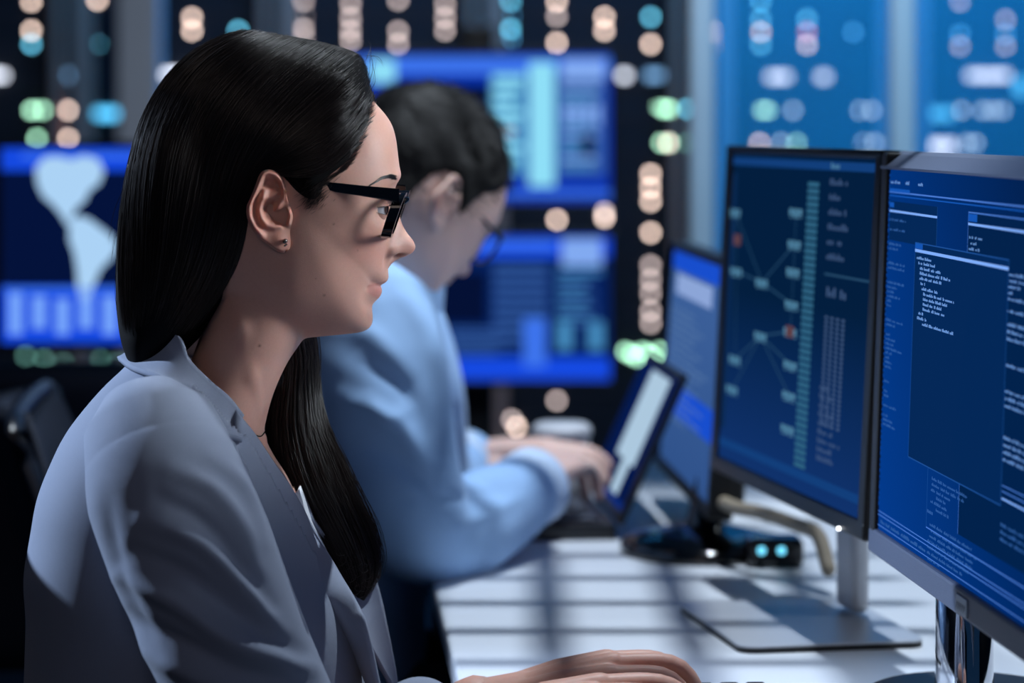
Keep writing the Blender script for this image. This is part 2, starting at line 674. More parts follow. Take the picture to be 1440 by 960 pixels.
def ring_w(y, x0, x1, hl, n=72, ex=2.4, dy=0.0):
    """horizontal ring of her body in head units (x back, x front, half width)"""
    w = np.linspace(0, 2 * np.pi, n, endpoint=False)
    c, s = np.cos(w), np.sin(w)
    x = (x0 + x1) / 2 + (x1 - x0) / 2 * np.sign(c) * np.abs(c) ** (2 / ex)
    l = hl * np.sign(s) * np.abs(s) ** (2 / ex)
    return wpt(np.stack([x, np.full(n, float(y)) + dy * (np.abs(l) / max(hl, 1)), l], -1))


def rings_interp(rows, ny):
    rows = np.array(rows, float)
    t = spline(rows, ny)
    return t


skin_c = np.array(c8(205, 157, 140))
M_skin = mat('skin', tuple(skin_c), rough=0.48, spec=0.35, attr='Col', noise=0.06, nscale=420, bump=0.12, bscale=1500, sss=0.25)
M_hair = mat('dark_brown_hair', c8(27, 18, 15), rough=0.33, spec=0.5, noise=0.35, nscale=500)
M_hairbase = mat('shaded_hair_underlayer', c8(3, 2, 3), rough=0.7, spec=0.1, noise=0.4, nscale=700)  # near black: shade under the strands put into the colour
M_jacket = mat('grey_wool', c8(136, 145, 164), rough=0.85, spec=0.2, noise=0.10, nscale=1400, bump=0.35, bscale=2600, sheen=0.15)
M_blouse = mat('white_cotton', c8(222, 226, 232), rough=0.8, noise=0.03, nscale=300)
M_dark = mat('black_plastic', c8(16, 17, 20), rough=0.38, noise=0.1, nscale=200)
M_gloss = mat('glossy_black_acetate', c8(7, 8, 11), rough=0.10, spec=0.6)
M_trouser = mat('charcoal_trousers', c8(32, 35, 44), rough=0.9, noise=0.1, nscale=800)

Vh, Fh, GA, GB = head_grid()
headW = wpt(Vh)
# neck and upper chest
NECK = [(370, 315, 436, 92), (420, 300, 440, 97), (455, 288, 436, 98), (480, 279, 424, 98), (505, 270, 407, 97), (530, 262, 394, 97),
        (560, 250, 382, 101), (590, 238, 374, 112), (615, 228, 371, 130), (645, 215, 384, 165), (690, 190, 410, 215), (760, 150, 428, 235)]
nk = rings_interp(NECK, 60)
neckV, neckF = loft([ring_w(*r, n=64, ex=2.1) for r in nk])
mb = MB().add(headW, Fh).add(neckV, neckF)
# neck muscle from behind the ear to the breastbone, collar bones
for sg in (-1, 1):
    mb.add(*tube(wpt([(348, 390, 78 * sg), (350, 450, 84 * sg), (354, 520, 74 * sg), (358, 580, 40 * sg), (356, 612, 24 * sg)]),
                 [.010, .0110, .0110, .009, .006], 14))
    mb.add(*tube(wpt([(360, 622, 24 * sg), (360, 624, 70 * sg), (345, 616, 140 * sg), (310, 608, 210 * sg)]), [.006, .006, .006, .007], 12))
co, fs, ed = remesh(mb.V, mb.F, 0.0011)
pr = proj(co)
# soften where jaw, neck muscle and neck meet; keep the face crisp
h = (co - np.array([0, WD, 0]))
ux = co[:, 0] / S + 720
uy = HOR - (co[:, 2] - CZ) / S
face = sstep(455, 500, ux) * (1 - sstep(455, 470, uy))
wsm = 1 - face
co = relax(co, ed, 40, wsm)
co = relax(co, ed, 2, None, 0.35)
# ears, hands and the rest of the body under the clothes belong to the same mesh
body = MB()
body.V = co.tolist()
body.F = list(fs)
eV, eF = ear_grid()
for sg in (1, -1):
    W_ = np.array([P(x, y, WD - (123 + o) * S) for x, y, o in eV])
    if sg < 0:
        W_[:, 1] = 2 * WD - W_[:, 1]
        body.add(W_, [f[::-1] for f in eF])
    else:
        body.add(W_, eF)
n_headear = len(body.V)
# eyelids: shells over the eyeballs
EYE_R = 21.5
EYES = [np.array([527.0, 291.0, sg * 57.0]) for sg in (-1, 1)]
for e in EYES:
    for lo, hi in ((7, 90), (-90, -24)):
        V_, F_ = [], []
        na_, nb_ = 28, 14
        for i in range(na_ + 1):
            az = math.radians(-95 + 190 * i / na_)
            edge = math.cos(az * 0.95) ** 0.7 if abs(az * .95) < math.pi / 2 else 0
            for j in range(nb_ + 1):
                lo_, hi_ = (lo * edge, hi) if lo > 0 else (lo, hi * edge)
                el = math.radians(lo_ + (hi_ - lo_) * j / nb_)
                r = EYE_R + 1.3
                V_.append((e[0] + r * math.cos(el) * math.cos(az), e[1] - r * math.sin(el), e[2] + r * math.cos(el) * math.sin(az)))
        for i in range(na_):
            for j in range(nb_):
                a = i * (nb_ + 1) + j
                F_.append((a, a + nb_ + 1, a + nb_ + 2, a + 1))
        body.add(wpt(V_), F_)
# chest, belly, hips, thighs (under the clothes)
TORSO = [(500, 196, 330, 100), (520, 178, 352, 125), (545, 152, 368, 175), (575, 126, 380, 222), (605, 104, 388, 252), (640, 86, 400, 266),
         (690, 66, 424, 272), (740, 56, 442, 272), (800, 46, 470, 268), (860, 48, 498, 262), (920, 46, 516, 256), (980, 44, 524, 252),
         (1060, 48, 516, 250), (1150, 56, 500, 262), (1250, 60, 492, 290), (1330, 70, 480, 300)]
core = rings_interp([(y, x0 + 12, x1 - 12, hl * .95) for y, x0, x1, hl in TORSO if y > 640], 24)
body.add(*loft([ring_w(*r, n=40) for r in core]))
# left hand on the keyboard (thumb towards the camera) and right hand, nearer and lower
HL = P(722, 978, 2.22)
hand_l = hand_parts(HL, (1, 0.05, 0.17), (-0.17, 0, 1), (0, -1, -0.12), curl=0.72, scale=0.97)
hand_r = hand_parts((-0.015, 2.08, 0.772), (1, 0.12, 0.12), (-0.12, 0, 1), (0.1, 1, 0), curl=0.5, scale=0.97)
for hp in (hand_l, hand_r):
    c_, f_, e_ = remesh(hp.V, hp.F, 0.0013, 4)
    body.add(c_, f_)
ARM_R = [P(222, 640, 2.055), P(240, 700, 2.04), P(278, 800, 2.03), P(332, 930, 2.02), P(392, 1050, 2.02), P(440, 1105, 2.025),
         P(510, 1085, 2.04), P(600, 1040, 2.06), Vector((-0.045, 2.078, 0.770))]
ARM_L = [Vector((p.x, 2 * WD - p.y, p.z)) for p in ARM_R[:4]] + [P(430, 1050, 2.38), P(470, 1110, 2.36), P(540, 1090, 2.32), P(620, 1045, 2.27),
                                                               HL + Vector((-0.03, 0, -0.010))]
for a in (ARM_R, ARM_L):
    body.add(*tube(spline(a, 40), .026, 14))
for sg in (-1, 1):
    body.add(*tube([Vector((-0.26, WD + sg * .09, .50)), Vector((-0.02, WD + sg * .10, .53)), Vector((0.14, WD + sg * .11, .53)), Vector((0.17, WD + sg * .11, .28)), Vector((0.18, WD + sg * .11, .06)), Vector((0.30, WD + sg * .11, .04))],
                   [.075, .068, .055, .048, .035, .032], 18))
Vb = np.array(body.V)
pb = proj(Vb)
ux = Vb[:, 0] / S + 720
uy = HOR - (Vb[:, 2] - CZ) / S
ul = (Vb[:, 1] - WD) / S
cols = np.tile(skin_c, (len(Vb), 1))


def blend(mask, c, amt):
    global cols
    m = (np.clip(mask, 0, 1) * amt)[:, None]
    cols = cols * (1 - m) + np.array(c) * m


hd = np.zeros(len(Vb))
hd[:n_headear] = 1
blend(hd * np.exp(-(((ux - 520) / 26) ** 2 + ((uy - 345) / 26) ** 2)), c8(205, 138, 122), 0.5)
ear_m = np.zeros(len(Vb))
ear_m[len(co):n_headear] = 1
blend(ear_m, c8(208, 140, 120), 0.55)
blend(hd * np.exp(-(((ux - 578) / 12) ** 2 + ((uy - 350) / 12) ** 2)), c8(205, 138, 122), 0.4)
fr = sstep(514, 519, ux) * hd
upl = fr * (1 - sstep(42, 50, np.abs(ul))) * sstep(390 + 7 * (np.abs(ul) / 42), 393 + 7 * (np.abs(ul) / 42), uy) * (1 - sstep(400.4, 401.6, uy))
lol = fr * (1 - sstep(38, 48, np.abs(ul))) * sstep(400.4, 401.6, uy) * (1 - sstep(418 - 12 * (np.abs(ul) / 44) ** 2, 423 - 14 * (np.abs(ul) / 44) ** 2, uy))
blend(upl, c8(168, 104, 98), 0.7)
blend(lol, c8(190, 122, 114), 0.65)
for mx, my, r in ((456, 415, 1.7), (365, 486, 1.8), (469, 315, 1.2), (503, 352, .9), (444, 392, .9)):
    blend(hd * (ul < 0) * np.exp(-(((pb[:, 0] - mx) ** 2 + (pb[:, 1] - my) ** 2) / r ** 2)), c8(70, 42, 36), 0.8)
me = mesh('person', Vb, body.F)
set_color(me, cols)
woman = obj('person', me, None, M_skin, label='woman with long dark hair and glasses in a grey blazer looking at monitors', cat='person')
woman['_w'] = [0, 0, 0]
head_bvh = bvh(co, fs)

# eyeballs
for e in EYES:
    V_, F_ = [], []
    for i in range(25):
        th = math.pi * i / 24
        for j in range(32):
            w = 2 * math.pi * j / 32
            bulge = 1 + 0.07 * math.exp(-(th / 0.42) ** 2)
            q0, q1, q2 = EYE_R * bulge * math.cos(th), EYE_R * math.sin(th) * math.cos(w), EYE_R * math.sin(th) * math.sin(w)
            cg, sg_ = math.cos(-.3), math.sin(-.3)
            V_.append((e[0] + q0 * cg - q2 * sg_, e[1] + q1, e[2] + q0 * sg_ + q2 * cg))
    for i in range(24):
        for j in range(32):
            k = (j + 1) % 32
            F_.append((i * 32 + j, i * 32 + k, (i + 1) * 32 + k, (i + 1) * 32 + j))
    em = mesh('eye', wpt(V_), F_)
    th = np.repeat(np.pi * np.arange(25) / 24, 32)
    cc = np.where((th < .16)[:, None], np.array([.004, .004, .005]), np.where((th < .50)[:, None], np.array(c8(62, 44, 34)), np.array(c8(188, 184, 186))))
    set_color(em, cc)
    obj('eye', em, None, mat('eyeball', (.6, .6, .6), rough=0.08, attr='Col'), woman)

# ---- hair: full volume first
NA, NBt = GA.shape
Hc = Vh[:NA * NBt].copy()
ho_a, ho_r = polar_table(HAIROUT, False)
al = GA[:, 0]
alp = np.where(al < ho_a[0] - 0.02, al + 2 * np.pi, al)
Rh = np.interp(alp, ho_a, ho_r)
pin = (alp >= ho_a[0]) & (alp <= ho_a[-1])
Rs = rad_at(polar_table(PROFILE), al)
t0 = np.where(pin, np.maximum(Rh - Rs, 5), 12)
t0 = np.convolve(np.concatenate([t0[-6:], t0, t0[:6]]), np.ones(7) / 7, 'same')[6:-6]
T = t0[:, None] * np.cos(GB) ** 2 + 10.0 * np.sin(GB) ** 2
D = np.stack([np.cos(GB) * np.cos(GA), -np.cos(GB) * np.sin(GA), np.sin(GB)], -1).reshape(-1, 3)
tmp = wpt(np.stack([Hc[:, 0], Hc[:, 1], -np.abs(Hc[:, 2])], -1))
pp = proj(tmp)
inside = in_poly(pp, HAIRLINE)
sd = seg_dist(pp, HAIRLINE, True) * np.where(inside, 1, -1)
k_ = sstep(-3, 8, sd)
th_ = 2.2 + (T.reshape(-1) - 2.2) * sstep(0, 46, sd)
Hc = Hc + D * (-5 * (1 - k_) + th_ * k_)[:, None]
capF = [f for f in Fh if max(f) < NA * NBt]
ringA = [i * NBt for i in range(NA)]
ringB = [i * NBt + NBt - 1 for i in range(NA)]
capF += [tuple(ringA), tuple(reversed(ringB))]
CURT = [(150, 214, 330, 105), (200, 192, 345, 128), (250, 179, 352, 139), (300, 170, 356, 142), (350, 166.5, 352, 138), (400, 165, 338, 128),
        (440, 167, 312, 118), (475, 172, 280, 106), (505, 182, 250, 88)]
cur = rings_interp(CURT, 40)
curV, curF = loft([ring_w(*r, n=60, ex=2.2) for r in cur])
hb = MB().add(wpt(Hc), capF).add(curV, curF)
hco, hfs, hed = remesh(hb.V, hb.F, 0.0022, 5)
# waves along the fall of the hair
hpx = proj(hco)
hbv = bvh(hco, hfs)


def on_hair(px, py, far=False, lift=0.0006):
    d = ray(px, py)
    hit = hbv.ray_cast(CAM, d)
    if hit[0] is None:
        q = CAM + d * (WD / d.y)
        near = hbv.find_nearest(q)
        p, nrm = near[0], near[1]
    else:
        p, nrm = hit[0], hit[1]
    p = p + nrm * lift
    return Vector((p.x, 2 * WD - p.y, p.z)) if far else p


GUIDES = [
    [(527, 146), (514, 176), (496, 206), (470, 232), (440, 248), (412, 250), (388, 244), (370, 246), (357, 270), (348, 300), (343, 330), (330, 375), (305, 415), (275, 460)],
    [(524, 128), (508, 160), (484, 188), (452, 214), (418, 230), (388, 237), (366, 246), (354, 272), (343, 305), (336, 345), (318, 392), (292, 432), (262, 470)],
    [(521, 104), (496, 136), (462, 166), (424, 194), (388, 218), (362, 246), (346, 280), (335, 320), (324, 362), (303, 405), (276, 445), (252, 472)],
    [(512, 82), (476, 112), (436, 146), (398, 182), (366, 222), (344, 262), (328, 306), (315, 350), (296, 396), (268, 440), (244, 470)],
    [(478, 68), (436, 98), (394, 136), (358, 180), (332, 228), (314, 280), (302, 330), (284, 382), (258, 432), (236, 466)],
    [(436, 58), (390, 86), (348, 126), (314, 176), (292, 230), (278, 290), (266, 345), (250, 400), (228, 456)],
    [(392, 50), (344, 74), (302, 112), (268, 162), (248, 220), (238, 285), (232, 350), (224, 405), (210, 456)],
    [(360, 47), (312, 66), (270, 100), (236, 148), (216, 205), (206, 270), (202, 340), (200, 400), (196, 462)],
    [(346, 46), (298, 62), (254, 94), (219, 142), (199, 200), (188, 262), (183, 330), (181, 400), (184, 472)],
    [(338, 46), (286, 66), (243, 104), (209, 158), (191, 210), (178, 270), (171.5, 330), (170, 400), (175, 470)],
]
GU = np.array([spline(g, 30) for g in GUIDES])
paths, rads = [], []
NSTR = 6000
for i in range(NSTR):
    g = random.random() ** 0.9 * (len(GU) - 1)
    if i % 5 == 0:
        g = (len(GU) - 1) - random.random() * 2.2      # more at the back where light grazes
    a = min(len(GU) - 2, int(g))
    f = g - a
    c = GU[a] * (1 - f) + GU[a + 1] * f
    tt = np.linspace(0, 1, 30)
    wob = (np.sin(tt * random.uniform(3, 9) + random.uniform(0, 6.3)) * random.gauss(0, 1.3) + random.gauss(0, 1.5))
    c = c + np.stack([wob, wob * 0.4], -1)
    t_a = random.uniform(0, .25) if random.random() < .6 else 0
    t_b = random.uniform(.7, 1.0)
    c = np.array([[np.interp(u, tt, c[:, 0]), np.interp(u, tt, c[:, 1])] for u in np.linspace(t_a, t_b, 20)])
    lift = abs(random.gauss(0, .0010)) + .0002
    far = (i % 4 == 3)
    P3 = np.array([on_hair(x, y, far, lift) for x, y in c])
    P3[1:-1] = (P3[:-2] + 2 * P3[1:-1] + P3[2:]) / 4
    paths.append(P3)
    rads.append(random.uniform(.00016, .00034))
# loose fly-away hairs
FLY = [[(520, 120), (523, 95), (521, 72)], [(516, 85), (522, 70), (519, 55)], [(500, 74), (512, 66), (520, 62)], [(190, 200), (178, 240), (168, 300)],
       [(176, 280), (160, 330), (156, 372)], [(180, 250), (164, 300), (152, 345)], [(420, 268), (404, 250), (395, 238)], [(470, 62), (486, 55), (505, 56)],
       [(522, 125), (527, 108), (524, 86)], [(495, 212), (480, 236), (466, 256)], [(170, 340), (161, 400), (163, 450)], [(512, 78), (530, 80), (541, 92)]]
for fpth in FLY:
    for _ in range(3):
        q = spline(np.array(fpth) + np.random.default_rng(len(paths)).normal(0, 2.0, (3, 2)), 12)
        b0 = on_hair(*q[0])
        paths.append(np.array([P(x, y, b0.y) for x, y in q]))
        rads.append(.00011)
# short fine hair over the hairline at temple and forehead
HLS = spline(HAIRLINE[:10], 60)
for i in range(620):
    if i % 3:
        x, y = HLS[int(random.random() * 59)]
        dirx, diry = -0.82, 0.57
    else:
        x, y = random.gauss(446, 9), random.gauss(272, 9)
        dirx, diry = random.gauss(-.55, .15), random.gauss(.5, .2)
    L = random.uniform(8, 24)
    o = random.gauss(0, 2.5)
    q = [(x + o + dirx * L * u + random.gauss(0, .3), y + diry * L * u + random.gauss(0, .3)) for u in (0, .33, .66, 1)]
    p3 = []
    for a, b in q:
        hit = head_bvh.ray_cast(CAM, ray(a, b))
        hh = hbv.ray_cast(CAM, ray(a, b))
        best = None
        for z in (hit, hh):
            if z[0] is not None and (best is None or z[0].y < best.y):
                best = z[0] + z[1] * .0006
        if best is not None:
            p3.append(best)
    if len(p3) == 4:
        paths.append(np.array(p3))
        rads.append(random.uniform(.00010, .00018))
# eyebrow and lashes
for i in range(260):
    t = random.random()
    cx = np.interp(t, [0, .35, .7, 1], [558, 553, 541, 524])
    cy = np.interp(t, [0, .35, .7, 1], [250.5, 247.5, 249, 259])
    th_ = np.interp(t, [0, .5, 1], [3.2, 2.4, 0.8])
    x, y = cx + random.gauss(0, .8), cy + random.uniform(-th_, th_)
    q = [(x, y), (x - 4, y - 1.2 + 2.6 * t), (x - 8, y - .6 + 5 * t)]
    p3 = [head_bvh.ray_cast(CAM, ray(a, b)) for a, b in q]
    if all(z[0] is not None for z in p3):
        for far in (0, 1):
            pts = np.array([z[0] + z[1] * .0004 for z in p3])
            if far:
                pts[:, 1] = 2 * WD - pts[:, 1]
            paths.append(pts)
            rads.append(.00013)
for e in EYES:
    for i in range(34):
        az = math.radians(-75 + 150 * i / 33)
        for el0, dl in ((7, 1), (-24, -.5)):
            ed_ = math.cos(az * .95) ** .7
            el = math.radians(el0 * ed_)
            r = EYE_R + 1.2
            b = np.array([e[0] + r * math.cos(el) * math.cos(az), e[1] - r * math.sin(el), e[2] + r * math.cos(el) * math.sin(az)])
            out = np.array([math.cos(az), 0, math.sin(az)])
            L = 13 * abs(dl)
            pts = [b, b + out * L * .6 + np.array([0, -1.5 * dl, 0]), b + out * L * .95 + np.array([0, -6 * dl, 0])]
            paths.append(wpt(np.array(pts)))
            rads.append(.00014)
# lock that falls over her far shoulder in front of the chest
LOCK = [(398, 440, 40, 60, 2.262), (418, 490, 28, 45, 2.268), (418, 540, 30, 42, 2.265), (419, 590, 40, 42, 2.258), (431, 640, 50, 40, 2.25), (452, 690, 52, 38, 2.242),
        (477, 740, 50, 34, 2.235), (497, 785, 40, 28, 2.23), (503, 815, 26, 20, 2.228), (503, 838, 10, 10, 2.228)]
lk = spline(LOCK, 40)


def lock_ring(r, n=28, f=1.0, ph=0.0):
    x, y, a, b, d = r
    return [P(x + a * f * math.cos(w), y + 6 * math.cos(w), d) + Vector((0, b * f * .00055 * math.sin(w), 0)) for w in (2 * math.pi * k / n + ph for k in range(n))]


lockV, lockF = loft([lock_ring(r, f=.88) for r in lk])
for i in range(1300):
    w = random.uniform(0, 2 * math.pi)
    t_b = min(1, random.uniform(.7, 1.04))
    m = 22
    pts = []
    ph1, am = random.uniform(0, 6.3), random.gauss(0, .05)
    for u in np.linspace(0, t_b, m):
        r = lk[min(39, int(u * 39.99))]
        k0 = min(38, int(u * 39)); fu = u * 39 - k0
        r = lk[k0] * (1 - fu) + lk[k0 + 1] * fu
        f = .9 + abs(am) * 1.5 + am * math.sin(ph1 + u * 7)
        ww = w + .35 * math.sin(u * 5 + ph1 * .3) * .3
        x, y, a, b, d = r
        pts.append(P(x + a * f * math.cos(ww), y + 6 * math.cos(ww), d) + Vector((0, b * f * .00055 * math.sin(ww), 0)))
    paths.append(np.array(pts))
    rads.append(random.uniform(.00016, .00034))
for i in range(90):     # curled tips
    x, y = random.uniform(478, 520), random.uniform(770, 832)
    c0 = random.uniform(0, 6.3)
    rr = random.uniform(4, 10)
    d = 2.228 - random.uniform(0, .018)
    pts = [P(x + rr * math.cos(c0 + u * 2.6), y + rr * .9 * math.sin(c0 + u * 2.6) + u * 6, d) for u in np.linspace(0, 1, 12)]
    paths.append(np.array(pts))
    rads.append(random.uniform(.00014, .00026))
sV, sF = strand_tubes(paths, rads)
hm = MB()
hm.V = hco.tolist() + [tuple(v) for v in lockV]
hm.F = list(hfs) + [tuple(i + len(hco) for i in f) for f in lockF]
hm.F += [tuple(i + len(hm.V) for i in f) for f in sF]
hm.V += sV
nbase = len(hfs) + len(lockF)
hme = mesh('hair', hm.V, hm.F)
hme.materials.append(M_hairbase)
hme.materials.append(M_hair)
mi = np.ones(len(hme.polygons), np.int32)
mi[:nbase] = 0
hme.polygons.foreach_set('material_index', mi)
obj('hair', hme, None, None, woman, label='long straight dark brown hair')

# earring
ec = P(401, 339, WD - (123 + 15) * S)
V_, F_ = [], []
er = MB()
er.add(*tube([ec + Vector((0, .002, 0)), ec + Vector((0, -.0012, 0))], .0019, 12))
er.add(*tube([ec + Vector((.0012, -.002, -.0024)), ec + Vector((-.0002, -.0022, -.0034))], .0007, 8))
er.build('earring', mat('dark_silver', c8(120, 115, 110), rough=.25, metal=1), woman, smooth=True, label='tiny dark silver ear stud')
# thin necklace
nc = []
for x, y in [(371, 607), (366, 613), (359, 612), (350, 604), (340, 594), (328, 582), (314, 570), (300, 556)]:
    hh = head_bvh.ray_cast(CAM, ray(x, y))
    nc.append(hh[0] + hh[1] * .0007 if hh[0] is not None else P(x, y, 2.17))
V_, F_ = tube(spline([tuple(p) for p in [Vector((p.x, 2 * WD - p.y, p.z)) for p in reversed(nc)] + nc], 60), .0005, 6)
obj('necklace', V_, F_, mat('dark_silver', (.2, .2, .2)), woman)

# ------------------------------------------------------------------ jacket and blouse
tr = rings_interp(TORSO, 150)
NR = 220
JR = np.array([ring_w(*r, n=NR, ex=2.35) for r in tr])      # (rows, NR, 3)
clV, clF = loft(list(JR))
torso_bvh = bvh(clV, clF)
LAP_IN = [(331, 574), (340, 586), (360, 611), (385, 648), (410, 684), (450, 757), (480, 808), (506, 858), (528, 954), (545, 1040)]
LAP_OUT = [(328, 614), (340, 622), (346, 640), (354, 662), (394, 735), (438, 814), (462, 856), (484, 898), (511, 954), (545, 1040)]
mid = [((a + c) / 2, (b + d) / 2) for (a, b), (c, d) in zip(LAP_IN, LAP_OUT)]
m_y = np.array([p[1] for p in mid]); m_x = np.array([p[0] for p in mid])
collar_in = [(202, 454, 2.2), (231, 461, 2.163), (256, 476, 2.145), (268, 508, 2.136), (292, 535, 2.131), (320, 559, 2.128), (340, 586, 2.128)]
collar_out = [(167, 508, 2.2), (186, 522, 2.150), (225, 536, 2.112), (259, 556, 2.098), (292, 590, 2.092), (316, 615, 2.090), (340, 622, 2.092)]


def strokes(V, N, lst, near_only=True):
    """cloth folds: raise or sink the cloth along lines seen at photo pixels"""
    V = np.array(V)
    p = proj(V)
    face_ = sstep(-0.05, 0.35, -np.asarray(N)[:, 1]) if near_only else 1
    for line, wdt, amp in lst:
        L = spline(line, 24)
        d = seg_dist(p, L)
        t = np.clip(1 - np.minimum(np.linalg.norm(p - L[0], axis=1), np.linalg.norm(p - L[-1], axis=1)) / 60, 0, 1)
        V = V + np.asarray(N) * (amp * np.exp(-(d / wdt) ** 2) * face_ * (1 - .7 * t))[:, None]
    return V


def normals(V, Fc):
    me_ = mesh('tmp', V, Fc)
    n_ = np.empty(len(V) * 3)
    me_.vertices.foreach_get('normal', n_)
    bpy.data.meshes.remove(me_)
    return n_.reshape(-1, 3)


jv = np.array(clV)
far_m = jv.copy()
far_m[:, 1] = WD - np.abs(jv[:, 1] - WD)
jp = proj(far_m)
cut = jp[:, 0] > np.interp(jp[:, 1], m_y, m_x, left=335)
cut |= jp[:, 1] < np.interp(jp[:, 0], [150, 190, 225, 259, 292, 316, 340], [490, 500, 515, 530, 560, 590, 610])
jF = [f for f in clF if len(f) == 4 and not any(cut[list(f)])]
jn = normals(clV, clF)
BACKF = [([(212, 470 + 70), (210, 570), (205, 592)], 2.0, -.0012), ([(60, 760), (80, 790), (110, 820)], 9, -.003), ([(75, 740), (100, 790), (130, 850)], 12, .003),
         ([(48, 840), (70, 900), (90, 960)], 10, -.003), ([(400, 760), (430, 840), (470, 930)], 12, -.003), ([(385, 800), (420, 870), (450, 940)], 10, .003)]
jv2 = strokes(jv, jn, BACKF)


def shell(V, Fc, th, normal):
    """cloth thickness: the sheet and its inner side, joined at the open edge"""
    V = np.asarray(V)
    n = len(V)
    V2 = np.vstack([V, V - normal * th])
    cnt = {}
    for f in Fc:
        for a, b in zip(f, f[1:] + f[:1]):
            cnt[(a, b)] = 1
    F2 = [tuple(f) for f in Fc] + [tuple(i + n for i in reversed(f)) for f in Fc]
    for (a, b) in cnt:
        if (b, a) not in cnt:
            F2.append((b, a, a + n, b + n))
    return V2, F2


def compact(V, Fc):
    used = sorted({i for f in Fc for i in f})
    mp = {u: k for k, u in enumerate(used)}
    return np.asarray(V)[used], [tuple(mp[i] for i in f) for f in Fc], used


cv, cf, used = compact(jv2, jF)
cv2, cf2 = shell(cv, cf, .0025, jn[used])
jacket = obj('blazer', cv2, cf2, M_jacket, woman, label='light grey wool blazer')
jacket['_w'] = [0, 0, 0]

# blouse under it
br = rings_interp([(y, x0 + 8, x1 - 5, hl * .97) for y, x0, x1, hl in TORSO if y >= 640], 90)
bV, bF = loft([ring_w(*r, n=120, ex=2.35) for r in br])
bpx = HOR - (np.array(bV)[:, 2] - CZ) / S
bF = [f for f in bF if len(f) == 4 and min(bpx[list(f)]) > 682]
v_, f_, u_ = compact(bV, bF)
v2, f2 = shell(v_, f_, .0015, normals(v_, f_))
obj('blouse', v2, f2, M_blouse, woman, label='white blouse')


def sheet(A, B, m=14, bulge=0.004, th=0.003):
    """cloth strip between two edges"""
    A, B = np.asarray(A), np.asarray(B)
    rows = []
    for t in np.linspace(0, 1, m):
        rows.append(A * (1 - t) + B * t)
    g = np.array(rows)
    ta = np.gradient(g, axis=1)
    tb = B - A
    nrm = np.cross(ta, tb[None])
    nrm /= np.linalg.norm(nrm, axis=2)[..., None] + 1e-9
    tt = np.linspace(0, 1, m)[:, None, None]
    s_ = np.sign((nrm[..., 1]).mean()) * -1
    g = g + nrm * s_ * bulge * np.sin(np.pi * tt) ** .8
    n = g.shape[1]
    V = g.reshape(-1, 3)
    Fc = [(i * n + j, i * n + j + 1, (i + 1) * n + j + 1, (i + 1) * n + j) for i in range(m - 1) for j in range(n - 1)]
    if s_ < 0:
        Fc = [f[::-1] for f in Fc]
    N = normals(V, Fc)
    return shell(V, Fc, th, N)


def mirror(V):
    V = np.array(V)
    V[:, 1] = 2 * WD - V[:, 1]
    return V


def on_torso(px, py, lift, dflt=2.11):
    hit = torso_bvh.ray_cast(CAM, ray(px, py))
    if hit[0] is None:
        return P(px, py, dflt)
    return hit[0] + hit[1] * lift


# collar runs round the nape
ci = spline([tuple(P(*c)) for c in collar_in], 30)
co_ = spline([tuple(P(*c)) for c in collar_out], 30)
ci = np.vstack([mirror(ci)[::-1][:-1], ci])
co_ = np.vstack([mirror(co_)[::-1][:-1], co_])
v2, f2 = sheet(ci, co_, 16, .006, .004)
obj('collar', v2, f2, M_jacket, jacket)
def lap_edge(pts, lift):
    q = spline(pts, 60)
    dd = np.array([on_torso(x, y, lift).y for x, y in q])
    dd = np.convolve(np.concatenate([[dd[0]] * 8, dd, [dd[-1]] * 8]), np.ones(17) / 17, 'valid')
    return np.array([tuple(P(x, y, d)) for (x, y), d in zip(q, dd)])


li = lap_edge(LAP_IN, .004)
lo = lap_edge(LAP_OUT, .007)
v2, f2 = sheet(li, lo, 14, .003, .0035)
obj('lapel', v2, f2, M_jacket, jacket)
obj('lapel', mirror(v2), [f[::-1] for f in f2], M_jacket, jacket)

# sleeves
def sleeve(path, rad, folds):
    path = spline([tuple(p) for p in path], 130)
    r = np.interp(np.linspace(0, 1, 130), [q[0] for q in rad], [q[1] for q in rad])
    V, Fc = tube(path, r, 120, caps=True, flat=(1.0, .92), up=(0, 1, 0))
    N = normals(V, Fc)
    if N[60 * 120][1] * (V[60 * 120][1] - path[60][1]) < 0:
        Fc = [f[::-1] for f in Fc]
        N = -N
    V = strokes(np.array([tuple(v) for v in V]), N, folds)
    return V, Fc


RAD = [(0, .058), (.08, .064), (.2, .0645), (.4, .061), (.6, .057), (.7, .054), (.8, .048), (.92, .041), (1, .036)]
RADL = RAD[:-2] + [(.92, .036), (1, .029)]
FOLDS = [([(300, 640), (350, 690), (372, 760)], 10, .004), ([(240, 660), (300, 690), (345, 750), (360, 800)], 12, .005),
         ([(225, 700), (290, 735), (345, 800), (380, 850)], 11, -.005), ([(200, 730), (280, 765), (345, 830), (395, 890)], 11, .0055),
         ([(190, 775), (270, 810), (350, 870), (420, 920)], 12, -.005), ([(170, 810), (250, 850), (340, 910), (440, 940)], 12, .0055),
         ([(180, 870), (260, 905), (340, 945), (420, 960)], 12, -.0045), ([(190, 910), (260, 945), (330, 975)], 12, .004),
         ([(150, 700), (160, 770), (185, 850), (220, 920)], 12, -.003)]
v2, f2 = sleeve(ARM_R[:-1] + [ARM_R[-1] + Vector((-.02, 0, 0))], RAD, FOLDS)
obj('sleeve', v2, f2, M_jacket, jacket)
v2, f2 = sleeve(ARM_L[:-1] + [HL + Vector((-.06, .004, -.024))], RADL, [])
obj('sleeve', v2, f2, M_jacket, jacket)
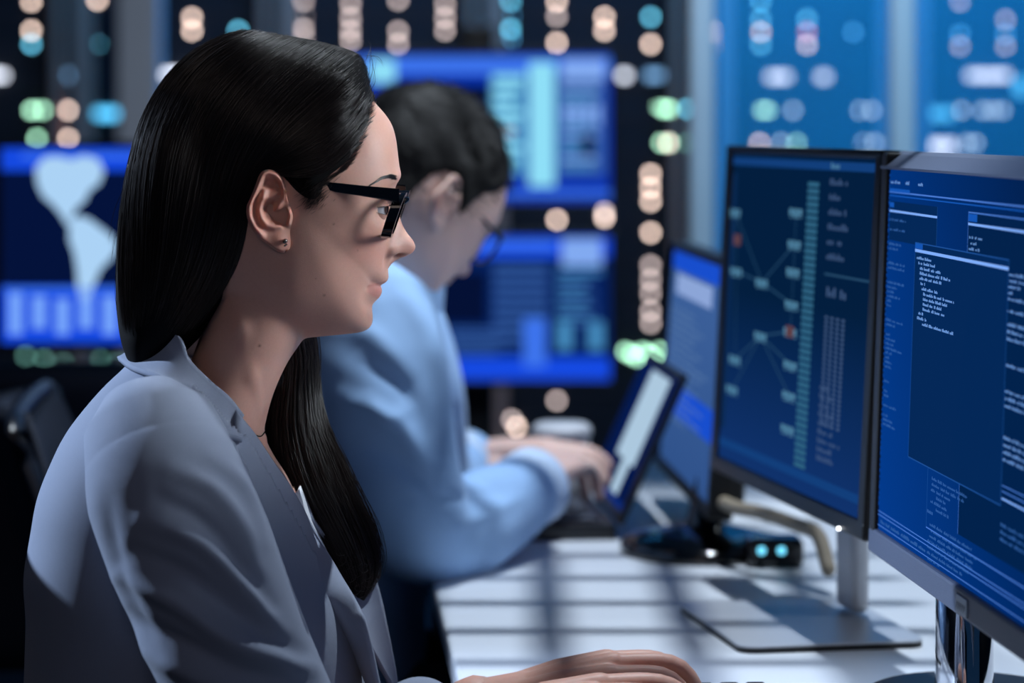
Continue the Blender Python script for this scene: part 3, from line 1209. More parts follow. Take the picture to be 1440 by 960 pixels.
# trousers
tq = MB()
for sg in (-1, 1):
    tq.add(*tube([Vector((-0.28, WD + sg * .085, .52)), Vector((-0.02, WD + sg * .10, .535)), Vector((0.15, WD + sg * .11, .53)), Vector((0.175, WD + sg * .11, .28)), Vector((0.18, WD + sg * .11, .08))],
                 [.095, .085, .068, .06, .05], 20))
c_, f_, e_ = remesh(tq.V, tq.F, .006, 3)
obj('trousers', c_, f_, M_trouser, woman)

# ------------------------------------------------------------------ her glasses
glasses = empty('eyeglasses', tuple(P(560, 330, WD)), 'black rimmed eyeglasses worn by the woman', 'glasses')
def frame_pt(y_l, z, bow=1.0):
    """front of the frame: bows slightly back towards the temples and leans in at the bottom"""
    base = P(570.5, 268, WD)
    x = base.x + (z - base.z) * .34 - bow * (abs(y_l) / .07) ** 2 * .0008
    return Vector((x, WD + y_l, z))
zt, zb = P(0, 269, WD).z, P(0, 332, WD).z
for sg in (-1, 1):
    outl = []
    c_y, hw, hh = sg * .034, .0265, (zt - zb) / 2
    for k in range(64):
        w = 2 * math.pi * k / 64
        cx, sx = math.cos(w), math.sin(w)
        yy = c_y + hw * math.copysign(abs(cx) ** .62, cx) * (1 - .07 * (sx < 0) * abs(sx))
        zz = (zt + zb) / 2 + hh * math.copysign(abs(sx) ** .62, sx)
        outl.append((yy, zz))
    cen = (c_y, (zt + zb) / 2)
    rings = []
    for f, dx in ((1.0, -.0052), (1.0, .0026), (.82, .0026), (.82, -.0052)):
        rings.append([frame_pt(cen[0] + (a - cen[0]) * f, cen[1] + (b - cen[1]) * f) + Vector((dx, 0, 0)) for a, b in outl])
    rings.append(rings[0])
    v_, f_ = loft(rings, False, False)
    obj('rim', v_, f_, M_gloss, glasses, smooth=False)
    lens = [frame_pt(cen[0] + (a - cen[0]) * .835, cen[1] + (b - cen[1]) * .835) for a, b in outl]
    l2 = [p + Vector((.0018, 0, 0)) for p in lens]
    v_, f_ = loft([lens, l2])
    gl = bpy.data.materials.get('lens_glass')
    if gl is None:
        gl = bpy.data.materials.new('lens_glass')
        gl.use_nodes = True
        nt = gl.node_tree
        nt.nodes.remove(nt.nodes['Principled BSDF'])
        tr_ = nt.nodes.new('ShaderNodeBsdfTransparent'); gs = nt.nodes.new('ShaderNodeBsdfGlossy'); mx = nt.nodes.new('ShaderNodeMixShader'); fz = nt.nodes.new('ShaderNodeFresnel')
        fz.inputs['IOR'].default_value = 1.22
        gs.inputs['Roughness'].default_value = .02
        gs.inputs['Color'].default_value = (.35, .35, .35, 1)
        nt.links.new(fz.outputs[0], mx.inputs[0]); nt.links.new(tr_.outputs[0], mx.inputs[1]); nt.links.new(gs.outputs[0], mx.inputs[2])
        nt.links.new(mx.outputs[0], nt.nodes['Material Output'].inputs['Surface'])
    obj('lens', v_, f_, gl, glasses, smooth=False)
    # temple arm from the hinge to behind the ear
    a0 = frame_pt(sg * .0635, P(0, 272, WD).z) + Vector((-.001, 0, 0))
    lat_e = (123 + 4) * S
    pe = P(455, 261, WD - .066)
    pk = P(405, 253, WD - .0655)
    pl = P(372, 262, WD - .073)
    arm = [a0, Vector((pe.x, WD + sg * .0668, pe.z)), Vector((pk.x, WD + sg * .0640, pk.z))]
    ap = spline(arm, 24)
    rr = []
    for i, p in enumerate(ap):
        hgt = np.interp(i / 23, [0, .3, 1], [.0052, .0040, .0026]) * 1.0
        w_ = .0016
        rr.append([(p[0], p[1] + a * w_, p[2] + b * hgt) for a, b in ((-1, -.8), (-1, .8), (-.6, 1), (.6, 1), (1, .8), (1, -.8), (.6, -1), (-.6, -1))])
    v_, f_ = loft(rr)
    obj('temple', v_, f_, M_gloss, glasses, smooth=False)
br_ = [frame_pt(-.0085, zt - .008, .2) + Vector((.001, 0, 0)), frame_pt(0, zt - .006, .2) + Vector((.003, 0, 0)), frame_pt(.0085, zt - .008, .2) + Vector((.001, 0, 0))]
v_, f_ = tube(spline(br_, 10), .0022, 10)
obj('bridge', v_, f_, M_gloss, glasses)
# ------------------------------------------------------------------ room
M_floor = mat('floor_vinyl', c8(38, 44, 54), rough=0.45, noise=0.15, nscale=8)
M_wall = mat('wall_paint', c8(24, 30, 40), rough=0.8, noise=0.08, nscale=5)
MB().box((0.5, 4.0, -0.05), (14, 14, 0.1)).build('floor', M_floor, kind='structure')
MB().box((0.5, 10.6, 1.6), (14, 0.12, 3.2)).build('wall_back', M_wall, kind='structure')
MB().box((7.4, 4.0, 1.6), (0.12, 14, 3.2)).build('wall_right', M_wall, kind='structure')
MB().box((-6.4, 4.0, 1.6), (0.12, 14, 3.2)).build('wall_left', M_wall, kind='structure')

# ------------------------------------------------------------------ server racks with indicator lights
RD = 8.3
PITCH = 290.0
M_rack = mat('rack_steel', c8(4, 13, 28), rough=0.5, metal=0.3, noise=0.1, nscale=20)
M_unit = mat('server_faceplate', c8(3, 12, 26), rough=0.55, noise=0.15, nscale=40)
M_post_warm = mat('rack_post_brown', c8(196, 146, 124), rough=0.6, noise=0.08, nscale=30)  # brown on the left racks, grey on the two right ones
M_post_cool = mat('rack_post_grey', c8(190, 200, 214), rough=0.6, noise=0.08, nscale=30)
LEDC = {'w': (.80, .60, .51), 'd': (.42, .34, .33), 't': (.10, .42, .60), 'T': (.05, .22, .42), 'g': (.30, .62, .42), 'G': (.05, .13, .11),
        'W': (.80, .86, 1.0), 'r': (.55, .20, .26), 'B': (.16, .34, .60), 'C': (.10, .55, .95), 'q': (.28, .36, .42)}
LED_GAIN = 12.0
LED_PX = 8.0


def led_mat(c, gain=1.0):
    return emat('indicator_' + c + '_%d' % int(gain * 10), LEDC[c], LED_GAIN * gain)


LEDS = [(44, 2, 'w'), (44, 43, 'w'), (44, 62, 't'), (137, 0, 'w'), (137, 62, 't'), (270, 25, 'w'), (270, 43, 'w'), (335, 43, 't'), (335, 62, 'd'),
        (427, 23, 'd'), (427, 41, 'd'), (427, 55, 'd'), (427, 2, 'd'), (493, 5, 'd'), (493, 25, 'd'), (493, 43, 'd'), (493, 57, 'd'),
        (560, 0, 'd'), (560, 44, 'd'), (560, 62, 'd'), (626, 7, 'd'), (626, 25, 'd'), (626, 43, 'd'), (718, 2, 't'), (718, 23, 'T'), (718, 41, 't'), (718, 55, 'T'),
        (783, 2, 'w'), (783, 23, 'd'), (783, 60, 'w'), (850, 24, 'w'), (850, 43, 'w'), (915, 24, 't'), (915, 62, 'w'),
        (915, 245, 'w'), (915, 264, 'w'), (915, 283, 'w'), (915, 327, 'w'), (915, 373, 'd'), (915, 393, 'd'), (915, 412, 'd'), (915, 437, 'd'), (915, 454, 'd'),
        (783, 309, 'w'), (850, 306, 'w'), (850, 298, 'd'), (783, 563, 'd'), (720, 590, 'd'), (727, 600, 'w'),
        (1005, 45, 'w'), (1005, 63, 'w'), (1070, 2, 't'), (1070, 27, 't'), (1070, 45, 'w'), (1070, 63, 't'), (1135, 27, 't'), (1135, 45, 'r'), (1135, 63, 'w'),
        (1200, 45, 'T'), (1288, 65, 'd'), (1350, 2, 'd'), (1350, 48, 'T'), (1350, 65, 'd'), (1414, 28, 'd'), (1414, 48, 'T'), (1414, 65, 'd'),
        (44, 155, 'g'), (52, 155, 'g'), (60, 155, 'g'), (96, 155, 'w'), (52, 195, 'g'), (96, 195, 'w'), (200, 155, 'g'), (335, 155, 'g'),
        (926, 153, 'g'), (934, 153, 'g'), (942, 153, 'g'), (967, 153, 't'), (930, 201, 'g'), (940, 201, 'w'), (944, 201, 'g'), (967, 201, 'G'),
        (1072, 155, 'g'), (1080, 155, 'g'), (1115, 155, 'q'), (1210, 155, 'q'), (1226, 155, 'q'), (1243, 155, 'q'), (1352, 155, 'q'), (1382, 155, 'q'), (1396, 155, 'q'), (1410, 155, 'q'),
        (1068, 201, 'w'), (1098, 201, 'q'), (1120, 201, 'g'), (1215, 201, 'q'), (1230, 201, 'q'), (1257, 201, 'q'), (1360, 201, 'q'), (1372, 201, 'q')]
LEDS += [(x, 498 + (i % 3) * 4 - 4, 'g') for i, x in enumerate(range(880, 932, 8))]
LEDS += [(x, 500 + (i % 3) * 5, 'G') for i, x in enumerate(range(36, 168, 26))]
STRIPS = [(-12, 106, 40, 8, 'W'), (250, 105, 72, 9, 'W'), (152, 160, 36, 12, 'C'), (878, 106, 12, 9, 'W'), (920, 106, 22, 10, 'B'), (99, 106, 10, 10, 'B'),
          (1095, 108, 30, 9, 'W'), (1158, 108, 14, 9, 'W'), (1390, 106, 58, 9, 'W'), (1436, 122, 14, 22, 'C'), (1317, 160, 46, 12, 'C'), (1316, 205, 52, 12, 'W'), (1298, 110, 12, 14, 'B')]
led_me = {}


def led_mesh(c):
    if c not in led_me:
        r = LED_PX / 2 * RD / F
        V, Fc = [(0, -r * .55, 0)], []
        n = 16
        for k, (q, y) in enumerate(((.55, -.45), (.9, -.25), (1.0, 0.0))):
            for j in range(n):
                w = 2 * math.pi * j / n
                V.append((r * q * math.cos(w), r * y, r * q * math.sin(w)))
        for j in range(n):
            Fc.append((0, 1 + j, 1 + (j + 1) % n))
        for k in range(2):
            for j in range(n):
                a, b = 1 + k * n + j, 1 + k * n + (j + 1) % n
                Fc.append((a, a + n, b + n, b))
        led_me[c] = mesh('indicator_light', V, Fc)
        led_me[c].materials.append(led_mat(c))
    return led_me[c]


unit_me = None
rack_words = ['behind the left monitor, at the left picture edge', 'behind the woman and the pale pillar', 'behind the head of the woman',
              'behind the two stacked wall displays', 'behind the glass, left of the two racks there', 'behind the glass at the right picture edge']
for ri in range(6):
    x0 = -200 + ri * PITCH
    p0, p1 = P(x0, 0, RD), P(x0 + PITCH, 0, RD)
    cx = (p0.x + p1.x) / 2
    wd = p1.x - p0.x
    rk = empty('server_rack', (cx, RD + .42, 0), 'dark server rack ' + rack_words[ri], 'server rack', 'server racks along the back')
    MB().box((cx, RD + .46, 1.06), (wd - .006, .86, 2.12), .01).build('cabinet', M_rack, rk)
    cool = ri >= 4
    for sx in (p0.x + .055, p1.x - .018):
        MB().box((sx, RD - .005, 1.06), (.066 if sx < cx else .028, .05, 2.1), .006).build('post', M_post_cool if cool else M_post_warm, rk)
    if unit_me is None:
        m_ = MB().box((0, 0, 0), (wd - .13, .02, .098), .004)
        for s_ in (-1, 1):
            m_.box((s_ * (wd / 2 - .085), -.016, 0), (.012, .03, .06), .003)
        unit_me = mesh('server_unit', m_.V, m_.F, False)
        unit_me.materials.append(M_unit)
    for k in range(20):
        u = bpy.data.objects.new('server_unit', unit_me)
        u.location = (cx + .012, RD + .018, .10 + k * .102)
        link(u, rk)
    for (x, y, c) in LEDS:
        if x0 <= x < x0 + PITCH:
            o = bpy.data.objects.new('indicator_light', led_mesh(c))
            o.location = P(x, y, RD - .002)
            link(o, rk)
    for (x, y, w_, h_, c) in STRIPS:
        if x0 <= x < x0 + PITCH:
            w2, h2 = w_ * RD / F, h_ * RD / F
            MB().box(P(x, y, RD - .004), (w2, .02, h2), .002).build('status_panel', emat('status_' + c, LEDC[c], 3.6 if c == 'W' else 2.4), rk)

# pale pillar between the racks
pl = MB()
a, b = P(165, 0, 7.4), P(224, 0, 7.4)
pl.box(((a.x + b.x) / 2, 7.45, 1.6), (b.x - a.x, .1, 3.2), .008)
pl.box(((a.x + b.x) / 2, 7.45, .05), (b.x - a.x + .02, .12, .1), .004)
pl.build('trim_1', mat('pillar_paint', c8(214, 222, 234), rough=.7, noise=.05, nscale=6), kind='structure')

# ------------------------------------------------------------------ glass partition at the right
GD = 5.0
part = empty('glass_partition', (P(1280, 0, GD).x, GD, 0), 'tall glass partition with pale posts behind the monitors', 'partition')
M_pp = mat('partition_post', c8(205, 200, 200), rough=.6, noise=.04, nscale=9)
xs = [986, 1267, 1548]
for x in xs:
    q = P(x, 0, GD)
    MB().box((q.x, GD, 1.5), (34 * GD / F, .06, 3.0), .006).build('post', M_pp, part)
    MB().box((q.x + .052, GD + .12, 1.5), (.03, .05, 3.0), .004).build('mullion', mat('mullion_blue', c8(150, 185, 215), rough=.6), part)
gm = bpy.data.materials.new('veiled_glass')
gm.use_nodes = True
nt = gm.node_tree
nt.nodes.remove(nt.nodes['Principled BSDF'])
t_ = nt.nodes.new('ShaderNodeBsdfTransparent'); df = nt.nodes.new('ShaderNodeBsdfDiffuse'); mx = nt.nodes.new('ShaderNodeMixShader')
nz = nt.nodes.new('ShaderNodeTexNoise'); nz.inputs['Scale'].default_value = 3
tcn = nt.nodes.new('ShaderNodeTexCoord'); nt.links.new(tcn.outputs['Object'], nz.inputs['Vector'])
mr = nt.nodes.new('ShaderNodeMapRange'); mr.inputs['To Min'].default_value = .22; mr.inputs['To Max'].default_value = .36
nt.links.new(nz.outputs['Fac'], mr.inputs['Value']); nt.links.new(mr.outputs['Result'], mx.inputs[0])
df.inputs['Color'].default_value = (.03, .42, .80, 1)  # blue glow over the racks put into the pane's diffuse colour
nt.links.new(t_.outputs[0], mx.inputs[1]); nt.links.new(df.outputs[0], mx.inputs[2]); nt.links.new(mx.outputs[0], nt.nodes['Material Output'].inputs['Surface'])
for i in range(2):
    a, b = P(xs[i], 0, GD), P(xs[i + 1], 0, GD)
    MB().box(((a.x + b.x) / 2, GD, 1.5), (b.x - a.x - .04, .008, 3.0)).build('glass_pane', gm, part)
MB().box(((P(xs[0], 0, GD).x + P(xs[2], 0, GD).x) / 2, GD, .05), (P(xs[2], 0, GD).x - P(xs[0], 0, GD).x, .06, .1), .004).build('bottom_rail', M_pp, part)

# ------------------------------------------------------------------ louvre grid hung under the ceiling spot
LV = 2.4
bl = empty('ceiling_louvre', (.265, 2.875, LV), 'slatted louvre grid hung under the ceiling spot over the desk', 'louvre')
M_slat = mat('louvre_slat', c8(180, 184, 190), rough=.5)
SX0, SX1, SY0, SY1 = .165, .375, 2.70, 3.045
for k in range(7):
    MB().box(((SX0 + SX1) / 2, SY0 + .0577 * k - .0005, LV), (SX1 - SX0, .0105, .004)).build('slat', M_slat, bl)
for x in (.19, .2385, .286, .334):
    MB().box((x, (SY0 + SY1) / 2, LV + .004), (.013, SY1 - SY0, .004)).build('cross_bar', M_slat, bl)
for x in (SX0, SX1):
    MB().box((x, (SY0 + SY1) / 2, LV + .5), (.003, .003, 1.0)).build('hanger', M_slat, bl)
# ------------------------------------------------------------------ desks
DZ = 0.74
M_desk = mat('white_laminate', c8(205, 210, 218), rough=.42, noise=.025, nscale=4)
M_leg = mat('desk_leg_steel', c8(60, 64, 72), rough=.4, metal=.6)


def desk(name, x0, x1, y0, y1, rot, label, pivot):
    r = empty(name, (pivot[0], pivot[1], 0), label, 'desk')
    R = Matrix.Rotation(rot, 3, 'Z')
    pv = Vector((pivot[0], pivot[1], 0))
    def bxx(c, s, bv, nm, m):
        MB().box(pv + R @ Vector(c), s, bv, R).build(nm, m, r)
    bxx(((x0 + x1) / 2, (y0 + y1) / 2, DZ - .0125), (x1 - x0, y1 - y0, .025), .004, 'desk_top', M_desk)
    for sx in (x0 + .06, x1 - .06):
        for sy in (y0 + .08, y1 - .08):
            bxx((sx, sy, (DZ - .025) / 2), (.05, .05, DZ - .025), .004, 'leg', M_leg)
    bxx((x1 - .1, (y0 + y1) / 2, .5), (.02, y1 - y0 - .3, .35), .003, 'modesty_panel', M_leg)
    return r


desk('office_desk', 0.0, 0.95, -1.4, 1.3, math.radians(3.9), 'long white desk with stripes of light in front of the woman', (-0.063, 2.65))

# ------------------------------------------------------------------ monitors
M_bezel = mat('monitor_bezel_black', c8(10, 12, 16), rough=.45, noise=.1, nscale=300)
M_bezel_tex = mat('monitor_shell_grey', c8(84, 94, 116), rough=.5, noise=.25, nscale=900, bump=.4, bscale=900)
M_silver = mat('stand_silver', c8(190, 194, 202), rough=.35, metal=.35)
M_chrome = mat('chrome', c8(200, 205, 215), rough=.07, metal=1.0)


class Plane:
    """flat screen: origin, right and up directions as the sitter sees it"""

    def __init__(self, o, u, v):
        self.o, self.u, self.v = Vector(o), Vector(u).normalized(), Vector(v).normalized()
        self.n = self.u.cross(self.v).normalized()

    def at(self, a, b, c=0.0):
        return self.o + self.u * a + self.v * b + self.n * c

    def uv(self, px, py):
        d = ray(px, py)
        t = (self.o - CAM).dot(self.n) / d.dot(self.n)
        q = CAM + d * t - self.o
        return q.dot(self.u), q.dot(self.v)

    def rot(self):
        return Matrix((self.u, self.v, self.n)).transposed()


class UI:
    """flat picture elements on a screen, one mesh per colour"""

    def __init__(self, pl):
        self.pl = pl
        self.m = {}

    def quad(self, mt, a, b, c, d, layer=1):
        V, Fc = self.m.setdefault(mt, ([], []))
        k = len(V)
        h = .00025 * layer
        V += [self.pl.at(a, b, h), self.pl.at(c, b, h), self.pl.at(c, d, h), self.pl.at(a, d, h)]
        Fc.append((k, k + 1, k + 2, k + 3))

    def poly(self, mt, pts, layer=1):
        V, Fc = self.m.setdefault(mt, ([], []))
        k = len(V)
        V += [self.pl.at(a, b, .00025 * layer) for a, b in pts]
        Fc.append(tuple(range(k, k + len(pts))))

    def line(self, mt, a, b, c, d, w, layer=1):
        ax, ay = c - a, d - b
        L = math.hypot(ax, ay) or 1
        nx, ny = -ay / L * w / 2, ax / L * w / 2
        self.poly(mt, [(a + nx, b + ny), (a - nx, b - ny), (c - nx, d - ny), (c + nx, d + ny)], layer)

    def frame(self, mt, a, b, c, d, w, layer=1):
        for q in ((a, b, c, b), (a, d, c, d), (a, b, a, d), (c, b, c, d)):
            self.line(mt, *q, w, layer)

    def text(self, mt, a, b, L, h, layer=2, fill=.62, word=(2, 9)):
        """a row of small letter-like strokes"""
        x = a
        cw = h * 1.15
        while x < a + L:
            for _ in range(random.randint(*word)):
                if x >= a + L:
                    break
                hh = h * random.choice((.6, .6, .65, 1.0, .9))
                self.quad(mt, x, b, x + cw * fill, b + hh, layer)
                x += cw
            x += cw * random.choice((1, 1, 1.6))

    def build(self, parent, names):
        for mt, (V, Fc) in self.m.items():
            nm = names.get(mt, 'screen_graphic')
            if len(Fc) <= 40:        # a few bold shapes: each its own piece
                for f in Fc:
                    obj(nm, [V[i] for i in f], [tuple(range(len(f)))], MATS[mt], parent, smooth=False)
            else:                    # fine print
                obj(nm, V, Fc, MATS[mt], parent, smooth=False, kind='stuff')


def screen_mat(name, base, hi, gx=0.0, gy=0.0, w=1.0, h=1.0, o=None, u=None, v=None):
    """lit panel whose picture runs from one blue to another"""
    m = bpy.data.materials.new(name)
    m.use_nodes = True
    nt = m.node_tree
    b = nt.nodes['Principled BSDF']
    b.inputs['Base Color'].default_value = (.0008, .0008, .001, 1)
    b.inputs['Roughness'].default_value = .3
    b.inputs['Specular IOR Level'].default_value = 0.0
    g = nt.nodes.new('ShaderNodeNewGeometry')
    s = nt.nodes.new('ShaderNodeVectorMath'); s.operation = 'SUBTRACT'
    nt.links.new(g.outputs['Position'], s.inputs[0]); s.inputs[1].default_value = o
    du = nt.nodes.new('ShaderNodeVectorMath'); du.operation = 'DOT_PRODUCT'; du.inputs[1].default_value = Vector(u) * gx / w + Vector(v) * gy / h
    nt.links.new(s.outputs[0], du.inputs[0])
    cr = nt.nodes.new('ShaderNodeMix'); cr.data_type = 'RGBA'
    nt.links.new(du.outputs['Value'], cr.inputs[0])
    cr.inputs[6].default_value = (*base, 1); cr.inputs[7].default_value = (*hi, 1)
    nt.links.new(cr.outputs[2], b.inputs['Emission Color'])
    b.inputs['Emission Strength'].default_value = 1.0
    MATS[name] = m
    return m


def monitor(label, A, B, zb, ht, tilt, bez, shell_m, scr_m_args, width=None, group=None, bottom=None):
    """A far end, B near end of the front (plan points), zb bottom height"""
    A, B = Vector((A[0], A[1], 0)), Vector((B[0], B[1], 0))
    u = (B - A).normalized()
    w = width or (B - A).length
    n0 = u.cross(Vector((0, 0, 1)))
    v = (Vector((0, 0, 1)) * math.cos(tilt) - n0 * math.sin(tilt)).normalized()
    pl = Plane(A + Vector((0, 0, zb)), u, v)
    base = pl.at(w / 2, 0, -.09)
    r = empty('computer_monitor', (base.x, base.y, DZ), label, 'monitor', group)
    R = pl.rot()
    bl_, bt, bb = bez
    bb = bottom or bb
    # shell with the four bezel bars and a rounded back
    for nm, c, s in (('bezel', (w / 2, ht - bt / 2, -.012), (w, bt, .028)), ('bezel', (w / 2, bb / 2, -.012), (w, bb, .028)),
                     ('bezel', (bl_ / 2, ht / 2, -.012), (bl_, ht - .004, .0275)), ('bezel', (w - bl_ / 2, ht / 2, -.012), (bl_, ht - .004, .0275))):
        if c[1] > ht * .8 and bt > .012:     # sloping upper bar
            y0, y1 = ht - bt, ht
            sec = [(y0, .002), (y0 + .002, .0028), (y1 - .003, -.010), (y1, -.016), (y1, -.028), (y0, -.028)]
            V_, F_ = loft([[pl.at(x, a, b) for a, b in sec] for x in (.0005, w - .0005)])
            obj(nm, V_, F_, shell_m, r, smooth=False)
            continue
        MB().box(pl.at(*c), s, .0025, R).build(nm, shell_m if s[0] > s[1] else M_bezel, r)
    MB().box(pl.at(w / 2, ht / 2, -.028), (w - .012, ht - .012, .022), .008, R).box(pl.at(w / 2, ht * .5, -.046), (w * .6, ht * .62, .03), .012, R).build('back_cover', M_bezel, r)
    sp = Plane(pl.at(bl_, bb, -.002), u, v)
    sw, sh = w - 2 * bl_, ht - bt - bb
    sm = screen_mat(*scr_m_args, w=sw, h=sh, o=sp.o, u=sp.u, v=sp.v)
    scr = obj('screen', [sp.at(0, 0), sp.at(sw, 0), sp.at(sw, sh), sp.at(0, sh), sp.at(0, 0, -.004), sp.at(sw, 0, -.004), sp.at(sw, sh, -.004), sp.at(0, sh, -.004)],
              [(0, 1, 2, 3), (7, 6, 5, 4), (0, 4, 5, 1), (1, 5, 6, 2), (2, 6, 7, 3), (3, 7, 4, 0)], sm, r, smooth=False)
    scr['_w'] = [0, 0, 0]
    scr.matrix_parent_inverse = Matrix.Translation(-Vector(r['_w']))
    return r, pl, sp, sw, sh, scr


def sub(o):
    """children of a part: same inverse trick, the part sits at the world origin"""
    o['_w'] = [0, 0, 0]
    return o


# --- right monitor: code windows
emat('ui_line', c8(70, 120, 210), 1.0); emat('ui_line_dim', c8(28, 78, 150), 1.0); emat('ui_text', c8(105, 150, 215), 1.15)
emat('ui_text_dim', c8(52, 100, 170), 1.0); emat('ui_bright', c8(120, 165, 240), 1.1); emat('ui_panel', c8(4, 40, 88), 1.0); emat('ui_panel_dark', c8(2, 34, 76), 1.0)
emat('ui_bar', c8(20, 84, 178), 1.0)
r, pl, sp, sw, sh, scr = monitor('large monitor with code windows nearest the camera at the right', (.2985, 2.372), (.339, 1.885), .853, .334, math.radians(2.0),
                                 (.020, .0155, .021), M_bezel_tex, ('screen_code', c8(1, 58, 140), c8(1, 34, 84), .9, .35), width=.60)
ui = UI(sp)
def U(px, py):
    return sp.uv(px, py)
def rect(mt, p, q, layer):
    (a, b), (c, d) = U(*p), U(*q)
    ui.quad(mt, min(a, c), min(b, d), max(a, c), max(b, d), layer)
# top bar
a, b = U(1254, 262)
for k, L in ((0.0, .018), (.034, .006), (.062, .008)):
    ui.text('ui_text', .006 + k * 1.6, sh - .0115, L * 1.8, .003)
ui.line('ui_line', 0, sh - .0185, sw, sh - .0185, .0012, 1)
ui.line('ui_bar', 0, sh - .0215, sw, sh - .0215, .0010, 1)
ui.quad('ui_bar', 0, sh - .0185, .075, sh - .0155, 1)
# side list window
sx1 = U(1319, 300)[0]
ui.quad('ui_panel', .004, sh - .058, sx1, sh - .026, 1)
ui.line('ui_bright', .004, sh - .034, sx1, sh - .034, .0018, 2)
ui.line('ui_line_dim', sx1, .075, sx1, sh - .026, .0008, 2)
ui.quad('ui_bar', .004, sh - .031, .02, sh - .027, 2)
y = sh - .042
while y > .085:
    ui.text('ui_text_dim', .006, y, random.choice((.016, .024, .034, .045, .06)), .0022)
    y -= random.choice((.0038, .0038, .0038, .0038, .008, .012))
# window behind
x2 = U(1363, 300)[0]
ui.quad('ui_panel_dark', x2, .035, sw, sh - .026, 1)
ui.line('ui_line', x2, sh - .027, sw, sh - .027, .001, 2)
ui.line('ui_bright', x2, sh - .0355, sw, sh - .0355, .0018, 2)
ui.quad('ui_bar', x2, sh - .0335, x2 + .026, sh - .028, 2)
ui.line('ui_line', x2, .035, x2, sh - .027, .0008, 2)
y = sh - .046
for L, ind in ((.024, .003), (.01, .006), (.02, .003), (.008, .006), (.02, .006), (.09, .012), (.10, .012), (.09, .004), (.07, .012), (.1, .02), (.05, .02), (.09, .02)):
    ui.text('ui_text', x2 + ind * 1.5, y, L * 1.6, .0022); y -= .0042
x3 = U(1418, 450)[0]
for j, y in enumerate((.196, .191, .186, .168, .150, .145, .140, .118, .113, .108, .103)):
    ui.text('ui_text', x3, y, sw - x3 - .02 - .03 * (j % 3), .0025)
for y in (.086, .082):
    ui.line('ui_line', x3, y, sw, y, .0008, 2)
ui.line('ui_bright', x3, .077, sw, .077, .0014, 2)
for y in (.058, .053, .048):
    ui.text('ui_text_dim', x3, y, sw - x3 - .03, .0024)
# front code window
(wa, wt), (wb, _) = U(1289, 341), U(1421, 361)
wb_b = U(1279, 642)[1]
ui.quad('ui_panel', wa, wb_b, wb, wt, 3)
ui.frame('ui_line_dim', wa, wb_b, wb, wt, .0009, 4)
ui.line('ui_bright', wa, wt - .006, wb, wt - .006, .0024, 4)
ui.quad('ui_bar', wa, wt - .0045, wa + .026, wt, 4)
y = wt - .0125
for ind, L in ((.004, .026), (.007, .028), (.010, .034), (.010, .05), (.010, .036), (.012, .007), (.014, .026), (.017, .05), (.017, .04), (.017, .03), (.017, .036), (.010, .007), (.008, .016), (.017, .05)):
    ui.text('ui_text', wa + ind * 2, y, L * 2, .0024, 5, .75); y -= .0039
# lower log window
la, lb = U(1306, 655)[0], wb_b
ui.line('ui_line_dim', la, .026, la, lb, .001, 2)
ui.line('ui_line', la, .026, sw, .026, .001, 2)
y = lb - .008
for ind, L in ((.014, .11), (.014, .10), (.012, .06), (.03, .03), (.012, .05), (.03, .04), (.002, .02), (0, 0), (.012, .13), (.016, .14), (.012, .14), (.006, .14), (.006, .13), (.006, .11), (.008, .04), (.008, .05), (0, 0), (.006, .006), (.006, .004)):
    if L:
        ui.text('ui_text_dim', la + ind, y, L, .0024)
    y -= .0044
for y in (.0155, .0125, .004):
    ui.line('ui_line', 0, y, sw, y, .0008, 2)
ui.text('ui_text_dim', .01, .0065, .16, .003)
for k in range(60):
    ui.quad('ui_bar', .0003, .02 + k * .0046, .0022, .02 + k * .0046 + random.uniform(.0012, .0036), 2)
ui.build(scr, {'ui_text': 'code_text', 'ui_text_dim': 'code_text', 'ui_panel': 'window_panel', 'ui_panel_dark': 'window_panel'})
# badge on the lower bezel with illegible raised marks
bp = Plane(pl.at(0, 0, .0022), pl.u, pl.v)
ba, bb_ = bp.uv(1345, 866)
bm_ = MB().box(bp.at(ba + .016, .0095, .0004), (.032, .013, .0012), .0004, pl.rot())
bm_.build('badge', mat('badge_silver', c8(150, 160, 175), rough=.4, metal=.4), r)
bk = UI(bp)
mat('badge_ink', c8(30, 38, 52), rough=.5)
for i in range(5):
    bk.line('badge_ink', ba + .003 + i * .0055, .006, ba + .006 + i * .0055, .0115, .0012, 6)
    bk.line('badge_ink', ba + .006 + i * .0055, .0115, ba + .0075 + i * .0055, .0085, .0010, 6)
bk.build(r, {'badge_ink': 'badge_mark'})
# chrome stand
sc_ = pl.at(.30, 0, -.055)
st = MB()
cb = P(1356, 945, 2.27)
rings = []
for z, f in ((DZ + .004, 1.25), (DZ + .012, 1.08), (DZ + .03, 1.0), (DZ + .2, .97)):
    rings.append([(cb.x + .022 * f * math.cos(w), cb.y + .05 * f * math.sin(w), z) for w in (2 * math.pi * k / 40 for k in range(40))])
obj('stand_neck', *loft(rings), M_chrome, r)
rings = []
for z, f in ((DZ, 1.0), (DZ + .006, 1.0), (DZ + .010, .94)):
    rings.append([(cb.x + .01 + .095 * f * math.cos(w), cb.y + .125 * f * math.sin(w), z) for w in (2 * math.pi * k / 48 for k in range(48))])
obj('stand_base', *loft(rings), M_bezel, r)

